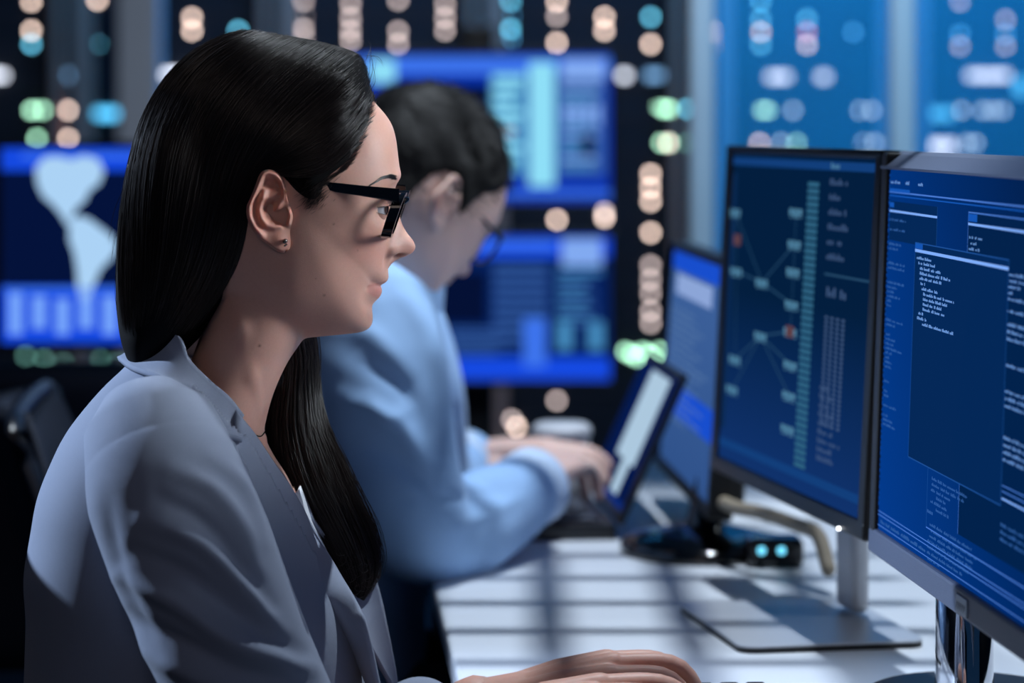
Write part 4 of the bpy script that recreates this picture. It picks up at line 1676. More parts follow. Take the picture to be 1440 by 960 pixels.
# --- left monitor: network graph
emat('net_node', c8(78, 128, 158), 1.0); emat('net_line', c8(36, 72, 104), 1.0); emat('net_list', c8(46, 98, 128), 1.0); emat('net_text', c8(60, 84, 122), 1.0)
emat('net_red', c8(96, 66, 74), .9); emat('net_panel', c8(12, 42, 82), 1.0); emat('net_bar', c8(18, 62, 122), 1.0)
r, pl, sp, sw, sh, scr = monitor('dim monitor with a network diagram on a silver stand', (.206, 2.94), (.301, 2.43), .852, .335, math.radians(3.0),
                                 (.019, .008, .016), M_bezel, ('screen_network', c8(16, 50, 108), c8(3, 30, 62), 0.0, 1.8))
ui = UI(sp)
ui.quad('net_bar', 0, sh - .012, sw, sh - .004, 1)
ui.quad('net_bar', 0, .012, sw, .020, 1)
ui.text('net_node', U(1170, 231)[0], sh - .0105, .03, .006)
NODES = [(1034, 298), (1036, 381), (1072, 397), (1120, 298), (1118, 343), (1116, 382), (1114, 428), (1070, 472), (1112, 466), (1034, 505), (1112, 513), (1030, 547), (1110, 556), (1108, 603)]
for x, y in NODES:
    a, b = U(x, y)
    for k in range(3):
        ui.quad('net_node', a - .022 + k * .015, b - .003 - .001 * (k % 2), a - .010 + k * .015, b + .003, 2)
    ui.text('net_node', a - .02, b - .006, .04, .003, 2)
for i, j in ((0, 1), (0, 2), (1, 2), (2, 4), (3, 5), (2, 6), (7, 8), (7, 9), (7, 11), (7, 10), (7, 12), (4, 6), (1, 9), (6, 8)):
    (a, b), (c, d) = U(*NODES[i]), U(*NODES[j])
    ui.line('net_line', a, b, c, d, .0018, 1)
for x, y in ((1038, 338), (1112, 467)):
    a, b = U(x, y)
    ui.quad('net_red', a - .014, b - .005, a + .012, b + .006, 3)
la, lb = U(1142, 256), U(1136, 662)
y = la[1]
while y > lb[1]:
    ui.quad('net_list', la[0] - .012, y - .0042, la[0] + .024, y, 1)
    y -= .0062
a, b = U(1168, 260)
y = b
for k in range(6):
    ui.text('net_text', a, y, random.uniform(.03, .07), .006)
    y -= .0135
ui.line('net_line', a - .004, y, sw - .004, y, .002, 1)
y -= .02
ui.text('net_text', a + .006, y, .06, .009)
for k in range(4):
    for j in range(24):
        ui.quad('net_text', a + .004 + k * .017, y - .02 - j * .0042, a + .013 + k * .017, y - .0175 - j * .0042, 1)
for k in range(9):
    ui.text('net_text', a, .10 - k * .008, random.uniform(.02, .07), .005)
ui.quad('net_panel', .002, .03, .018, sh - .02, 1)
ui.build(scr, {'net_node': 'network_node', 'net_line': 'network_link', 'net_text': 'list_text', 'net_list': 'node_list', 'net_red': 'warning_mark'})
MB().box(pl.at((pl.uv(1183, 762))[0], .002, .003), (.003, .003, .003), .001).build('power_light', emat('power_white', (.9, .95, 1), 6.0), r)
# silver stand: blade neck and flat base plate
u2 = Vector((.206 - .301, 2.94 - 2.43, 0)).normalized()
n2 = Vector((u2.y, -u2.x, 0))
R2 = Matrix((u2, n2, Vector((0, 0, 1)))).transposed()
nb = Vector((.322, 2.69, DZ))
MB().box(nb + Vector((0, 0, .13)), (.055, .018, .24), .006, R2).build('stand_neck', M_silver, r)
MB().box(nb + Vector((-.002, -.002, .25)) - n2 * .006, (.09, .03, .07), .008, R2).build('hinge', M_silver, r)


def round_plate(c, R, lx, ly, h, rad, z0, n=8):
    out = []
    for sx, sy, a0 in ((1, 1, 0), (-1, 1, 90), (-1, -1, 180), (1, -1, 270)):
        for k in range(n + 1):
            w = math.radians(a0 + 90 * k / n)
            out.append((sx * (lx / 2 - rad) + rad * math.cos(w), sy * (ly / 2 - rad) + rad * math.sin(w)))
    rings = []
    for z, s_ in ((z0, 0), (z0 + h * .8, 0), (z0 + h, .0015)):
        rings.append([Vector(c) + R @ Vector((x * (1 - s_ / lx * 2), y * (1 - s_ / ly * 2), 0)) + Vector((0, 0, z - c[2])) for x, y in out])
    return loft(rings)


bc = Vector((.2655, 2.645, DZ))
bp_obj = obj('stand_base', *round_plate(bc, R2, .235, .172, .002, .016, DZ + .005), M_silver, r, smooth=False)
obj('base_foot', *round_plate(bc, R2, .2345, .1715, .005, .016, DZ), M_bezel, r, smooth=False)

# --- the man's monitor, seen almost edge-on
emat('far_blue', c8(24, 78, 205), 1.0); emat('far_grey', c8(92, 124, 168), 1.0); emat('far_pale', c8(140, 165, 215), 1.0)
r, pl, sp, sw, sh, scr = monitor('narrow edge-on monitor on a round black base beyond the network monitor', (.178, 3.50), (.2085, 3.02), .788, .277, math.radians(4.0),
                                 (.010, .010, .014), M_bezel, ('screen_far', c8(48, 82, 138), c8(62, 98, 156), 0.0, 1.0))
ui = UI(sp)
ui.quad('far_blue', 0, sh - .022, sw, sh, 1)
ui.quad('far_pale', .05, sh - .05, sw * .8, sh - .026, 1)
for k in range(16):
    ui.text('far_grey', .02, sh - .07 - k * .0085, random.uniform(.2, .4), .005)
ui.quad('far_blue', 0, .062, sw, .098, 1)
ui.build(scr, {})
rc = P(990, 775, 3.12)
rings = []
for z, f in ((DZ, 1.0), (DZ + .008, 1.0), (DZ + .016, .93), (DZ + .024, .5), (DZ + .03, .2)):
    rings.append([(rc.x + .092 * f * math.cos(w), rc.y + .11 * f * math.sin(w), z) for w in (2 * math.pi * k / 48 for k in range(48))])
obj('stand_base', *loft(rings), M_gloss, r)
obj('stand_neck', *tube([Vector((rc.x, rc.y, DZ + .02)), Vector((rc.x + .015, rc.y + .04, DZ + .09)), Vector((rc.x + .02, rc.y + .1, DZ + .2))], [.022, .018, .018], 16), M_gloss, r)

# small black hub with two cyan lights beside the round base
hb_ = P(1088, 786, 3.02)
hub = empty('usb_hub', (hb_.x, hb_.y, DZ), 'small black hub with two glowing cyan lights by the round base', 'hub')
MB().box((hb_.x, hb_.y, DZ + .0155), (.06, .05, .031), .007).build('housing', M_gloss, hub)
for x in (1071, 1099):
    q = P(x, 774, 2.992)
    o = MB().box(q, (.0085, .006, .0085), .003).build('light', emat('hub_cyan', (.12, .50, .70), 2.2), hub)

# ------------------------------------------------------------------ laptop in front of the man
M_lap = mat('laptop_black', c8(16, 18, 24), rough=.35, noise=.05, nscale=60)
emat('doc_white', c8(172, 200, 222), 1.0); emat('lap_blue', c8(14, 44, 120), 1.0); emat('lap_grey', c8(130, 160, 190), 1.0)
lp_c = Vector((.075, 3.33, DZ))
lap = empty('laptop', tuple(lp_c), 'open black laptop with a white document on its screen', 'laptop')
lb0 = Vector((.092, 3.52, DZ + .018)); lb1 = Vector((.118, 3.20, DZ + .018))
uu = (lb1 - lb0).normalized()
nn = Vector((uu.y, -uu.x, 0))           # towards the man
if nn.x > 0:
    nn = -nn
RL = Matrix((uu, -nn, Vector((0, 0, 1)))).transposed()
wl = (lb1 - lb0).length
midb = (lb0 + lb1) / 2
kb = midb + nn * .115
MB().box(Vector((kb.x, kb.y, DZ + .009)), (wl, .23, .018), .004, RL).build('keyboard_deck', M_lap, lap)
keym = MB().box((0, 0, 0), (.0165, .0165, .004), .0012)
kme = mesh('key', keym.V, keym.F, False); kme.materials.append(mat('laptop_key', c8(60, 66, 80), rough=.5))
for i in range(5):
    for j in range(14):
        o = bpy.data.objects.new('key', kme)
        o.location = midb + nn * (.03 + i * .019) + uu * ((j - 6.5) * .0195) + Vector((0, 0, .0195 - .018))
        o.rotation_euler = (0, 0, math.atan2(uu.y, uu.x))
        link(o, lap)
tp = midb + nn * .175
MB().box(Vector((tp.x, tp.y, DZ + .0185)), (.1, .065, .001), 0, RL).build('touchpad', mat('touchpad', c8(120, 128, 150), rough=.4), lap)
tilt = math.radians(24)
vv = (Vector((0, 0, 1)) * math.cos(tilt) - nn * math.sin(tilt)).normalized()
lpn = Plane(lb0, uu, vv)
LH = .185
MB().box(lpn.at(wl / 2, LH / 2, -.004), (wl, LH, .008), .003, lpn.rot()).build('lid', M_lap, lap)
ls = Plane(lpn.at(.008, .014, .0006), uu, vv)
lw, lh = wl - .016, LH - .024
scr = obj('screen', [ls.at(0, 0), ls.at(lw, 0), ls.at(lw, lh), ls.at(0, lh)], [(0, 1, 2, 3)], screen_mat('screen_laptop', c8(4, 22, 70), c8(4, 26, 80), 0, 1, lw, lh, ls.o, ls.u, ls.v), lap, smooth=False)
sub(scr)
ui = UI(ls)
ui.quad('doc_white', lw * .34, lh * .30, lw * .86, lh * .97, 2)
ui.quad('doc_white', lw * .56, lh * .06, lw * .76, lh * .30, 2)
ui.quad('lap_blue', 0, 0, lw, lh * .05, 1)
ui.build(scr, {'doc_white': 'document_page'})

# ------------------------------------------------------------------ things lying on the desk
cc_ = P(790, 690, 3.55)
cup = empty('paper_cup', (cc_.x, cc_.y, DZ), 'white paper cup standing beyond the typing hands', 'cup')
zc = DZ
rings = []
for z, rr in ((0, .026), (.002, .027), (.080, .035)):
    rings.append([(cc_.x + rr * math.cos(w), cc_.y + rr * math.sin(w), zc + z) for w in (2 * math.pi * k / 32 for k in range(32))])
obj('cup_body', *loft(rings), mat('paper_white', c8(215, 220, 228), rough=.7), cup)
rings = []
for z, rr in ((.079, .0365), (.085, .0375), (.091, .036), (.095, .030), (.0945, .027)):
    rings.append([(cc_.x + rr * math.cos(w), cc_.y + rr * math.sin(w), zc + z) for w in (2 * math.pi * k / 32 for k in range(32))])
obj('lid', *loft(rings), mat('cup_lid', c8(225, 228, 235), rough=.4), cup)

# papers and a beige cable behind the network monitor
pv = P(1085, 722, 3.42)
for i in range(3):
    Rz = Matrix.Rotation(math.radians(12 + 7 * i), 3, 'Z')
    MB().box((pv.x + .035 + .012 * i, pv.y + .01 * i, DZ + .0012 + .0012 * i), (.21, .15, .001), 0, Rz).build('paper_sheet', mat('paper_white', (.7, .7, .7)),
        label=('lowest' if i == 0 else 'middle' if i == 1 else 'topmost') + ' white paper sheet of the pile behind the network monitor', cat='paper', group='papers behind the monitor')
cab = [P(1000, 672, 3.10), P(1004, 696, 3.06), P(1030, 712, 3.0), P(1075, 722, 2.95), P(1120, 738, 2.9), P(1150, 752, 2.86), P(1165, 800, 2.83)]
cab = [Vector((p.x, p.y, max(p.z, DZ + .006))) for p in cab]
v_, f_ = tube(spline(cab, 50), .0075, 12)
obj('cable', v_, f_, mat('beige_cable', c8(150, 138, 120), rough=.55), label='beige cable looping behind the network monitor', cat='cable')

# keyboard under her hands
kc = Vector((.158, 2.065, DZ))
kbd = empty('keyboard', tuple(kc), 'black keyboard under the hands of the woman', 'keyboard')
RK = Matrix.Rotation(math.radians(4), 3, 'Z')
MB().box(kc + Vector((0, 0, .009)), (.145, .42, .018), .004, RK).build('case', M_bezel, kbd)
km = MB().box((0, 0, 0), (.0155, .0155, .007), .002)
kme2 = mesh('key', km.V, km.F, False); kme2.materials.append(mat('key_black', c8(24, 26, 32), rough=.5))
for i in range(6):
    for j in range(20):
        o = bpy.data.objects.new('key', kme2)
        o.location = kc + RK @ Vector((-.055 + i * .021, -.196 + j * .0206, .0205))
        o.rotation_euler = (0, 0, math.radians(4))
        link(o, kbd)
# ------------------------------------------------------------------ displays behind
emat('map_land', c8(168, 206, 240), 1.05); emat('disp_blue', c8(20, 70, 215), 1.1); emat('disp_mid', c8(58, 110, 225), 1.1); emat('disp_cell', c8(110, 155, 240), 1.1)
emat('disp_cyan', c8(140, 218, 242), 1.05); emat('disp_pale', c8(130, 170, 240), 1.0); emat('disp_teal', c8(70, 140, 190), 1.0); emat('disp_dark', c8(4, 16, 52), 1.0)
emat('disp_slate', c8(52, 92, 160), 1.0); emat('disp_red', c8(190, 100, 90), 1.0)


def wall_display(label, x0, y0, x1, y1, d, base, stand_to, name='wall_display'):
    a, b = P(x0, y1, d), P(x1, y0, d)
    w, h = b.x - a.x, b.z - a.z
    r = empty(name, ((a.x + b.x) / 2, d, stand_to), label, 'display')
    bz = .010
    for c, s in (((w / 2, h + bz / 2), (w + 2 * bz, bz)), ((w / 2, -bz / 2), (w + 2 * bz, bz)), ((-bz / 2, h / 2), (bz, h)), ((w + bz / 2, h / 2), (bz, h))):
        MB().box((a.x + c[0], d + .01, a.z + c[1]), (s[0], .03, s[1]), .002).build('bezel', M_bezel, r)
    MB().box((a.x + w / 2, d + .03, a.z + h / 2), (w, .04, h), .006).build('back_cover', M_bezel, r)
    sp = Plane((a.x, d, a.z), (1, 0, 0), (0, 0, 1))
    m = emat('disp_base_%d' % (len(MATS)), base, 1.0)
    scr = obj('screen', [sp.at(0, 0), sp.at(w, 0), sp.at(w, h), sp.at(0, h)], [(0, 1, 2, 3)], m, r, smooth=False)
    sub(scr)
    return r, sp, w, h, scr


def dr(ui, sp, mt, x0, y0, x1, y1, layer=1):
    a, b = sp.uv(x0, y1)
    c, d = sp.uv(x1, y0)
    ui.quad(mt, a, b, c, d, layer)


# left: world map on a monitor on the rear desk
D1 = 4.5
r, sp, w, h, scr = wall_display('monitor showing a pale world map at the left', 2, 208, 490, 482, D1, c8(4, 18, 58), DZ, 'computer_monitor')
r['category'] = 'monitor'
ui = UI(sp)
dr(ui, sp, 'disp_blue', 2, 208, 490, 240, 1)
dr(ui, sp, 'disp_mid', 30, 216, 480, 222, 2)
dr(ui, sp, 'disp_blue', 2, 402, 490, 482, 1)
for k in range(14):
    x = 12 + k * 33
    dr(ui, sp, 'disp_cell', x, 412 + (k % 3) * 4, x + 20, 470 - (k % 2) * 8, 2)
dr(ui, sp, 'disp_mid', 6, 404, 486, 410, 2)
NA_ = [(50, 236), (62, 222), (80, 219), (100, 225), (118, 218), (138, 224), (146, 240), (140, 258), (126, 268), (120, 282), (108, 292), (100, 306), (92, 312), (84, 300), (74, 288), (60, 276), (52, 258)]
SA_ = [(98, 312), (110, 303), (126, 308), (142, 320), (160, 334), (166, 348), (156, 364), (142, 378), (134, 396), (126, 416), (116, 424), (109, 404), (108, 380), (104, 356), (97, 336)]
CA_ = [(88, 304), (98, 302), (108, 314), (102, 320), (92, 314)]
EU_ = [(215, 250), (240, 232), (290, 226), (360, 224), (420, 240), (410, 280), (360, 320), (330, 300), (290, 300), (260, 290), (232, 280)]
AF_ = [(222, 296), (250, 290), (280, 304), (290, 330), (272, 372), (258, 400), (248, 384), (240, 346), (220, 322)]
for pg in (NA_, CA_, SA_, EU_, AF_):
    ui.poly('map_land', [sp.uv(*q) for q in reversed(pg)], 2 if pg is not CA_ else 3)
ui.build(scr, {'map_land': 'map_land', 'disp_cell': 'chart_cell'})
cxm = P(246, 0, D1).x
MB().box((cxm, D1 + .07, DZ + .1), (.05, .03, .2), .006).build('stand_neck', M_bezel, r)
MB().box((cxm, D1 + .06, DZ + .006), (.26, .19, .012), .004).build('stand_base', M_bezel, r)

# pair of displays on a rear stand
D2 = 6.0
r1, sp, w, h, scr = wall_display('upper glowing blue display above the head of the man', 486, 77, 858, 284, D2, c8(10, 50, 170), 0.0)
ui = UI(sp)
dr(ui, sp, 'disp_mid', 486, 80, 858, 104, 1)
dr(ui, sp, 'disp_cyan', 520, 84, 556, 116, 2)
dr(ui, sp, 'disp_dark', 560, 120, 690, 260, 1)
dr(ui, sp, 'disp_teal', 690, 102, 740, 246, 1)
for k in range(9):
    dr(ui, sp, 'disp_cyan', 694, 106 + k * 16, 738 - (k % 3) * 8, 115 + k * 16, 2)
dr(ui, sp, 'disp_red', 704, 182, 722, 188, 4)
dr(ui, sp, 'disp_cyan', 744, 88, 780, 262, 2)
dr(ui, sp, 'disp_slate', 784, 84, 850, 246, 1)
dr(ui, sp, 'disp_pale', 790, 84, 850, 112, 2)
for k in range(11):
    dr(ui, sp, 'disp_teal' if k % 3 else 'disp_pale', 790, 122 + k * 11, 842 - (k * 7 % 20), 127 + k * 11, 2)
for k in range(4):
    dr(ui, sp, 'disp_pale', 794 + k * 14, 146, 802 + k * 14, 176, 3)
dr(ui, sp, 'disp_dark', 818, 190, 834, 220, 4)
dr(ui, sp, 'disp_mid', 600, 268, 858, 276, 2)
ui.build(scr, {'disp_cyan': 'chart_bar', 'disp_pale': 'chart_cell'})
r2, sp, w, h, scr = wall_display('lower glowing blue display beside the chin of the man', 486, 333, 858, 534, D2, c8(6, 32, 92), 0.0)
ui = UI(sp)
dr(ui, sp, 'disp_blue', 486, 333, 858, 362, 1)
dr(ui, sp, 'disp_mid', 600, 340, 780, 350, 2)
dr(ui, sp, 'disp_pale', 790, 336, 846, 374, 2)
dr(ui, sp, 'disp_dark', 580, 382, 684, 454, 1)
for k in range(8):
    dr(ui, sp, 'disp_slate', 694, 372 + k * 14, 770, 379 + k * 14, 1)
    dr(ui, sp, 'disp_slate' if k % 2 else 'disp_teal', 784, 380 + k * 10, 846 - (k * 11 % 24), 385 + k * 10, 1)
for k in range(5):
    dr(ui, sp, 'disp_slate', 610, 462 + k * 8, 700 + (k % 2) * 30, 466 + k * 8, 1)
dr(ui, sp, 'disp_mid', 736, 448, 768, 516, 2)
for x in (784, 828):
    dr(ui, sp, 'disp_teal', x, 452, x + 20, 492, 2)
dr(ui, sp, 'disp_blue', 486, 502, 858, 534, 1)
ui.build(scr, {'disp_slate': 'list_row', 'disp_pale': 'chart_cell'})
sx = P(672, 0, D2).x
r2s = empty('display_stand', (sx, D2 + .1, 0), 'dark floor stand carrying the two stacked blue displays', 'stand')
MB().box((sx, D2 + .09, .72), (.07, .05, 1.40), .008).build('column', M_bezel, r2s)
MB().box((sx, D2 + .09, .02), (.6, .45, .03), .008).build('foot', M_bezel, r2s)

# rear desk at the left with an office chair before it
desk('rear_desk', -1.35, .42, -.3, .45, 0, 'pale rear desk under the map monitor at the left', (-.56, 4.45))

pd = P(-40, 0, 4.2)
ped = empty('drawer_pedestal', (pd.x, 4.38, 0), 'white drawer pedestal under the rear desk at the left picture edge', 'drawers')
MB().box((pd.x, 4.40, .34), (.34, .46, .66), .006).build('body', M_desk, ped)
for i in range(3):
    dw = MB().box((pd.x, 4.165, .13 + .21 * i), (.32, .018, .195), .004).build('drawer', M_desk, ped)
    sub(dw)
    MB().box((pd.x, 4.148, .19 + .21 * i), (.12, .014, .012), .003).build('handle', M_leg, dw)
M_seat = mat('chair_fabric_navy', c8(26, 34, 52), rough=.75, noise=.12, nscale=300)
M_cplast = mat('chair_plastic', c8(22, 26, 36), rough=.3)


def office_chair(loc, rot, label, back_h=.52, arms=True):
    r = empty('office_chair', tuple(loc), label, 'chair', 'office chairs')
    Rz = Matrix.Rotation(rot, 3, 'Z')
    L = Vector(loc)
    def T(V):
        return [L + Rz @ Vector(v) for v in V]
    # chair faces +x in its own frame
    m = MB().box((0, 0, .455), (.46, .47, .07), .03, seg=3)
    obj('seat', T(m.V), m.F, M_seat, r)
    rings = []
    for i in range(17):
        t = i / 16
        z = .52 + back_h * t
        hw = .215 * (1 - .25 * max(0, t - .55) ** 2 * 3) * (0.9 + .1 * math.sin(t * math.pi))
        xo = -.23 - .05 * t + .03 * math.sin(t * math.pi)
        th = .022 if 0 < i < 16 else .012
        rings.append([(xo + th * math.sin(w) - .05 * math.cos(w) ** 2 * 0 + .05 * (abs(math.cos(w)) ** 2), hw * math.cos(w), z) for w in (2 * math.pi * k / 40 for k in range(40))])
    v_, f_ = loft(rings)
    obj('backrest', T(v_), f_, M_seat, r)
    rim = [(-.245 - .05 * t + .05 + .03 * math.sin(t * math.pi), s_ * .218 * (1 - .25 * max(0, t - .55) ** 2 * 3), .52 + back_h * t) for s_, t in
           [(-1, q) for q in np.linspace(.02, .98, 12)] + [(1, q) for q in np.linspace(.98, .02, 12)]]
    v_, f_ = tube(T(spline(rim, 60)), .011, 10)
    obj('back_frame', v_, f_, M_cplast, r)
    v_, f_ = tube(T([(-.05, 0, .40), (-.24, 0, .40), (-.30, 0, .50), (-.305, 0, .75)]), .022, 12)
    obj('back_support', v_, f_, M_cplast, r)
    v_, f_ = tube(T([(0, 0, .07), (0, 0, .42)]), .027, 16)
    obj('gas_column', v_, f_, M_chrome, r)
    for k in range(5):
        w = 2 * math.pi * k / 5 + .3
        c, s_ = math.cos(w), math.sin(w)
        v_, f_ = tube(T([(0, 0, .10), (.15 * c, .15 * s_, .09), (.29 * c, .29 * s_, .065)]), [.026, .022, .016], 10)
        leg = obj('leg', v_, f_, M_cplast, r)
        sub(leg)
        v_, f_ = tube(T([(.295 * c - .012 * s_, .295 * s_ + .012 * c, .028), (.295 * c + .012 * s_, .295 * s_ - .012 * c, .028)]), .026, 14, caps=False)
        obj('castor', v_, f_, M_cplast, leg)
    if arms:
        for s_ in (-1, 1):
            v_, f_ = tube(T(spline([(-.05, s_ * .24, .43), (-.05, s_ * .27, .50), (-.04, s_ * .275, .62), (-.03, s_ * .275, .655)], 16)), .014, 10)
            obj('arm_post', v_, f_, M_cplast, r)
            m = MB().box((0, s_ * .275, .67), (.24, .07, .03), .012, seg=3)
            obj('armrest', T(m.V), m.F, M_cplast, r)
    return r


bc_ = P(28, 0, 3.75)
office_chair((bc_.x + .02, 3.82, 0), math.radians(104), 'navy office chair before the rear desk, behind the woman', .38)
office_chair((-.285, WD, 0), 0, 'office chair on which the woman sits', .46, arms=False)
office_chair((-.30, 3.22, 0), math.radians(4), 'office chair on which the man sits', .38)
# ------------------------------------------------------------------ the man beyond her
MD = 3.12
SM = 0.00057
MC = P(594, 294, MD)
Rm = Matrix.Rotation(math.radians(32), 3, 'Z') @ Matrix.Rotation(math.radians(31), 3, 'Y')
Rm = np.array(Rm)
mskin = np.array(c8(216, 180, 168))
M_mskin = mat('man_skin', tuple(mskin), rough=.5, attr='Col', noise=.05, nscale=300, sss=.2)
M_shirt = mat('light_blue_shirt', c8(148, 184, 226), rough=.8, noise=.05, nscale=500, sheen=.1)


def mloc(v):
    v = np.asarray(v, float)
    q = np.stack([(v[..., 0] - HC[0]) * SM, v[..., 2] * SM * 1.03, -(v[..., 1] - HC[1]) * SM], -1)
    return q @ Rm.T + np.array(MC)


Vm, Fm, MA, MBt = head_grid(200, 100, nose_len=0.95, jaw=1.04)
mb2 = MB().add(mloc(Vm), Fm)
neck_top = mloc(np.array([[380, 400, 0.0]]))[0]
NBASE = P(505, 440, MD)
mb2.add(*tube([neck_top + np.array([0.0, 0, .04]), (np.array(neck_top) + np.array(NBASE)) / 2, NBASE, NBASE + Vector((-.02, 0, -.05))], [.058, .058, .062, .075], 24))
hc_, hf_, he_ = remesh(mb2.V, mb2.F, .0025, 4)
mbody = MB()
mbody.V = hc_.tolist(); mbody.F = list(hf_)
for sg in (1, -1):
    q = eV.copy()
    # the ear shapes were drawn from the side; bring them to the head's own units
    q[:, 0] = 720 + (q[:, 0] - 720) * .9645
    q[:, 1] = HOR + (q[:, 1] - HOR) * .9645
    W_ = mloc(np.stack([q[:, 0], q[:, 1], -sg * (124 + q[:, 2])], -1))
    mbody.add(W_, eF if sg > 0 else [f[::-1] for f in eF])
MW_R = P(728, 668, 3.20)
mh_r = hand_parts(P(752, 676, 3.17), (.30, 1, .02), (0, 0, 1), (-1, .3, 0), curl=.55, scale=1.08)
mh_l = hand_parts(P(668, 640, 3.44), (1, -.10, -.02), (.02, 0, 1), (-.1, -1, 0), curl=.5, scale=1.08)
for hp in (mh_r, mh_l):
    c_, f_, e_ = remesh(hp.V, hp.F, .002, 3)
    mbody.add(c_, f_)
vv_ = np.array(mbody.V)
mc_ = np.tile(mskin, (len(vv_), 1))
me = mesh('person', vv_, mbody.F)
set_color(me, mc_)
man = obj('person', me, None, M_mskin, label='man in a light blue shirt typing, head bent down, behind the woman', cat='person')
man['_w'] = [0, 0, 0]
# hair: short, dark
MHL = [(560, 150), (545, 170), (520, 190), (500, 215), (470, 235), (455, 262), (440, 300), (425, 300), (415, 268), (400, 250), (375, 244), (352, 262), (340, 300), (330, 350), (320, 395), (280, 420),
       (150, 420), (150, 20), (560, 20)]
nA, nB = MA.shape
Q = Vm[:nA * nB].copy()
pp2 = Q[:, :2]
ins = in_poly(pp2, MHL)
sd2 = seg_dist(pp2, MHL, True) * np.where(ins, 1, -1)
kk = sstep(-4, 16, sd2)
D2_ = np.stack([np.cos(MBt) * np.cos(MA), -np.cos(MBt) * np.sin(MA), np.sin(MBt)], -1).reshape(-1, 3)
top = sstep(330, 120, Q[:, 1]) if False else np.clip((300 - Q[:, 1]) / 200, 0, 1)
wav = 3 * np.sin(Q[:, 0] / 13 + Q[:, 2] / 17) * np.cos(Q[:, 1] / 15)
Q = Q + D2_ * (-6 * (1 - kk) + (5 + 6 * top + wav) * kk)[:, None]
cF = [f for f in Fm if max(f) < nA * nB] + [tuple(i * nB for i in range(nA)), tuple(i * nB + nB - 1 for i in reversed(range(nA)))]
hvW = mloc(Q)
mh_bvh = bvh(hvW, cF)
mp, mr_ = [], []
for i in range(1400):
    d_ = Vector(np.array([random.gauss(0, 1), random.gauss(0, 1), abs(random.gauss(0, 1))])).normalized()
    o_ = Vector(MC) + d_ * .4
    hit = mh_bvh.ray_cast(o_, -d_)
    if hit[0] is None:
        continue
    loc_ = (np.array(hit[0]) - np.array(MC)) @ Rm / SM
    px_, py_ = loc_[0] + HC[0], HC[1] - loc_[2]
    if not in_poly(np.array([[px_, py_]]), MHL)[0]:
        continue
    f_ = Vector(Rm @ np.array([.8, random.gauss(0, .3), -.15]))
    t1 = (f_ - hit[1] * f_.dot(hit[1])).normalized()
    L = random.uniform(.012, .028)
    mp.append(np.array([hit[0] - hit[1] * .001, hit[0] + hit[1] * .003 + t1 * L * .5, hit[0] + hit[1] * .004 + t1 * L]))
    mr_.append(.0005)
sv_, sf_ = strand_tubes(mp, mr_)
hmb = MB(); hmb.V = hvW.tolist(); hmb.F = list(cF); hmb.add(sv_, sf_)
obj('hair', hmb.V, hmb.F, mat('black_hair', c8(10, 8, 9), spec=.25, rough=.6, noise=.3, nscale=400), man, label='short dark hair')
for sg in (-1, 1):   # eyes
    v_, f_ = tube([mloc(np.array([520, 291, sg * 57.0])), mloc(np.array([526, 291, sg * 57.0]))], .0125, 16)
    obj('eye', v_, f_, mat('eye_dark', c8(40, 34, 32), rough=.2), man)
# shirt
def mring(y, x0, x1, hl, n=64, ex=2.3, d=MD):
    w = np.linspace(0, 2 * np.pi, n, endpoint=False)
    c, s_ = np.cos(w), np.sin(w)
    k = d / F
    x = (x0 + x1) / 2 + (x1 - x0) / 2 * np.sign(c) * np.abs(c) ** (2 / ex)
    l = hl * np.sign(s_) * np.abs(s_) ** (2 / ex)
    return np.stack([(x - 720) * k, d + l * k, np.full(n, CZ - (y - HOR) * k)], -1)


MT = [(385, 440, 548, 70), (405, 420, 560, 95), (430, 395, 575, 150), (455, 375, 590, 200), (490, 355, 606, 238), (540, 335, 622, 250), (600, 325, 640, 252), (680, 320, 640, 250),
      (760, 320, 620, 245), (850, 325, 600, 245), (930, 330, 600, 250)]
tm = spline(MT, 60)
V1, F1 = loft([mring(*r) for r in tm])
ax = [(520, 462, 2.95), (528, 520, 2.93), (545, 600, 2.91), (566, 690, 2.90), (590, 738, 2.93), (640, 744, 2.98), (700, 716, 3.06), (744, 688, 3.13)]
MARM = [P(*q) for q in ax]
sl = tube(spline([tuple(p) for p in MARM], 70), np.interp(np.linspace(0, 1, 70), [0, .12, .3, .55, .65, .8, 1], [.074, .076, .066, .058, .056, .050, .040]), 40, up=(0, 1, 0))
ax2 = [P(545, 470, 3.29), P(580, 560, 3.33), P(600, 660, 3.36), P(625, 690, 3.38), P(655, 646, 3.43)]
sl2 = tube(spline([tuple(p) for p in ax2], 60), np.interp(np.linspace(0, 1, 60), [0, .15, .5, .7, 1], [.07, .068, .056, .05, .038]), 32, up=(0, 1, 0))
sb = MB().add(V1, F1).add(*sl).add(*sl2)
c_, f_, e_ = remesh(sb.V, sb.F, .005, 4)
nn_ = normals(c_, f_)
MF = [([(560, 400), (600, 470), (630, 560)], 14, .006), ([(500, 500), (560, 540), (600, 600)], 14, -.006), ([(480, 560), (550, 590), (600, 650)], 14, .007), ([(500, 620), (560, 650), (620, 700)], 12, -.006),
      ([(520, 560), (545, 590), (575, 575)], 10, .006), ([(620, 700), (660, 700), (700, 690)], 9, -.005), ([(640, 740), (690, 720), (730, 700)], 9, .005), ([(470, 460), (520, 470), (570, 520)], 14, .005)]
c_ = strokes(c_, nn_, MF)
shirt = obj('shirt', c_, f_, M_shirt, man, label='light blue shirt')
sub(shirt)
v_, f_ = tube([P(728, 697, 3.11), P(752, 682, 3.145)], .0435, 28, caps=False)
obj('cuff', v_, f_, mat('cuff_white', c8(190, 210, 235), rough=.8), shirt)
v_, f_ = tube([P(644, 652, 3.425), P(664, 642, 3.435)], .041, 28, caps=False)
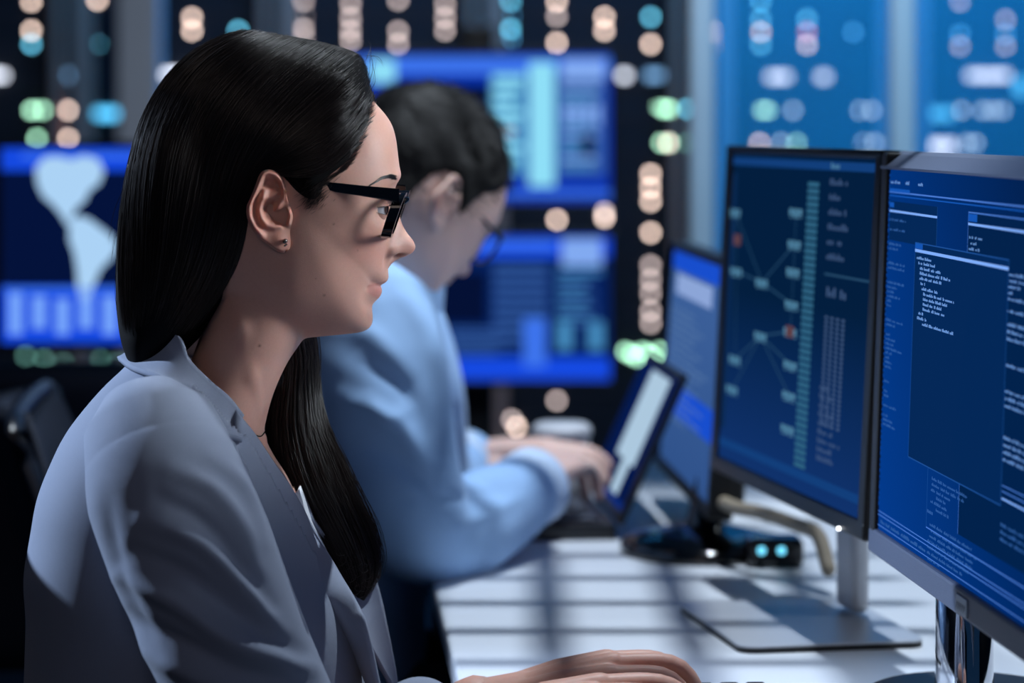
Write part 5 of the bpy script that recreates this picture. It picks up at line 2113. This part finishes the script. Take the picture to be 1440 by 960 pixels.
obj('cuff', v_, f_, mat('cuff_white', (.5, .6, .7)), shirt)
# shirt collar
cr_ = []
for k in range(40):
    w = 2 * math.pi * k / 40
    base = np.array(NBASE) + np.array([.066 * math.cos(w) + .012, .07 * math.sin(w), .0 + .012 * math.cos(w)])
    cr_.append(base)
cr_ = np.array(cr_)
up_ = cr_ + np.array([.018, 0, .034])
lo_ = cr_ + (cr_ - cr_.mean(0)) * .22 + np.array([0, 0, -.012])
v_, f_ = loft([lo_, up_, up_ - (cr_ - cr_.mean(0)) * .06, cr_ - (cr_ - cr_.mean(0)) * .06], False, False)
obj('collar', v_, f_, M_shirt, shirt)
# trousers
tq = MB()
for sg in (-1, 1):
    tq.add(*tube([Vector((-0.28, MD + .02 + sg * .09, .53)), Vector((0.0, MD + .02 + sg * .105, .545)), Vector((0.2, MD + .02 + sg * .11, .535)), Vector((0.23, MD + .02 + sg * .11, .28)), Vector((0.24, MD + .02 + sg * .11, .04))],
                 [.1, .09, .07, .06, .05], 20))
c_, f_, e_ = remesh(tq.V, tq.F, .008, 3)
obj('trousers', c_, f_, mat('navy_trousers', c8(22, 26, 38), rough=.9), man)
# his glasses
mg = empty('eyeglasses', tuple(mloc(np.array([560, 300, 0.0]))), 'thin dark glasses worn by the man', 'glasses')
for sg in (-1, 1):
    pts = []
    for k in range(33):
        w = 2 * math.pi * k / 32
        pts.append(mloc(np.array([568 - (abs(sg * 58 + 46 * math.cos(w)) / 100) ** 2 * 12, 296 + 34 * math.sin(w), sg * 58 + 46 * math.cos(w)])))
    v_, f_ = tube(pts, .0018, 8)
    obj('rim', v_, f_, M_gloss, mg)
    pts = [mloc(np.array(q)) for q in ((556, 282, sg * 106.0), (470, 272, sg * 126.0), (395, 262, sg * 132.0))]
    v_, f_ = tube(spline(pts, 12), .0022, 8)
    obj('temple', v_, f_, M_gloss, mg)
v_, f_ = tube([mloc(np.array([566, 290, -14.0])), mloc(np.array([572, 286, 0.0])), mloc(np.array([566, 290, 14.0]))], .0016, 8)
obj('bridge', v_, f_, M_gloss, mg)
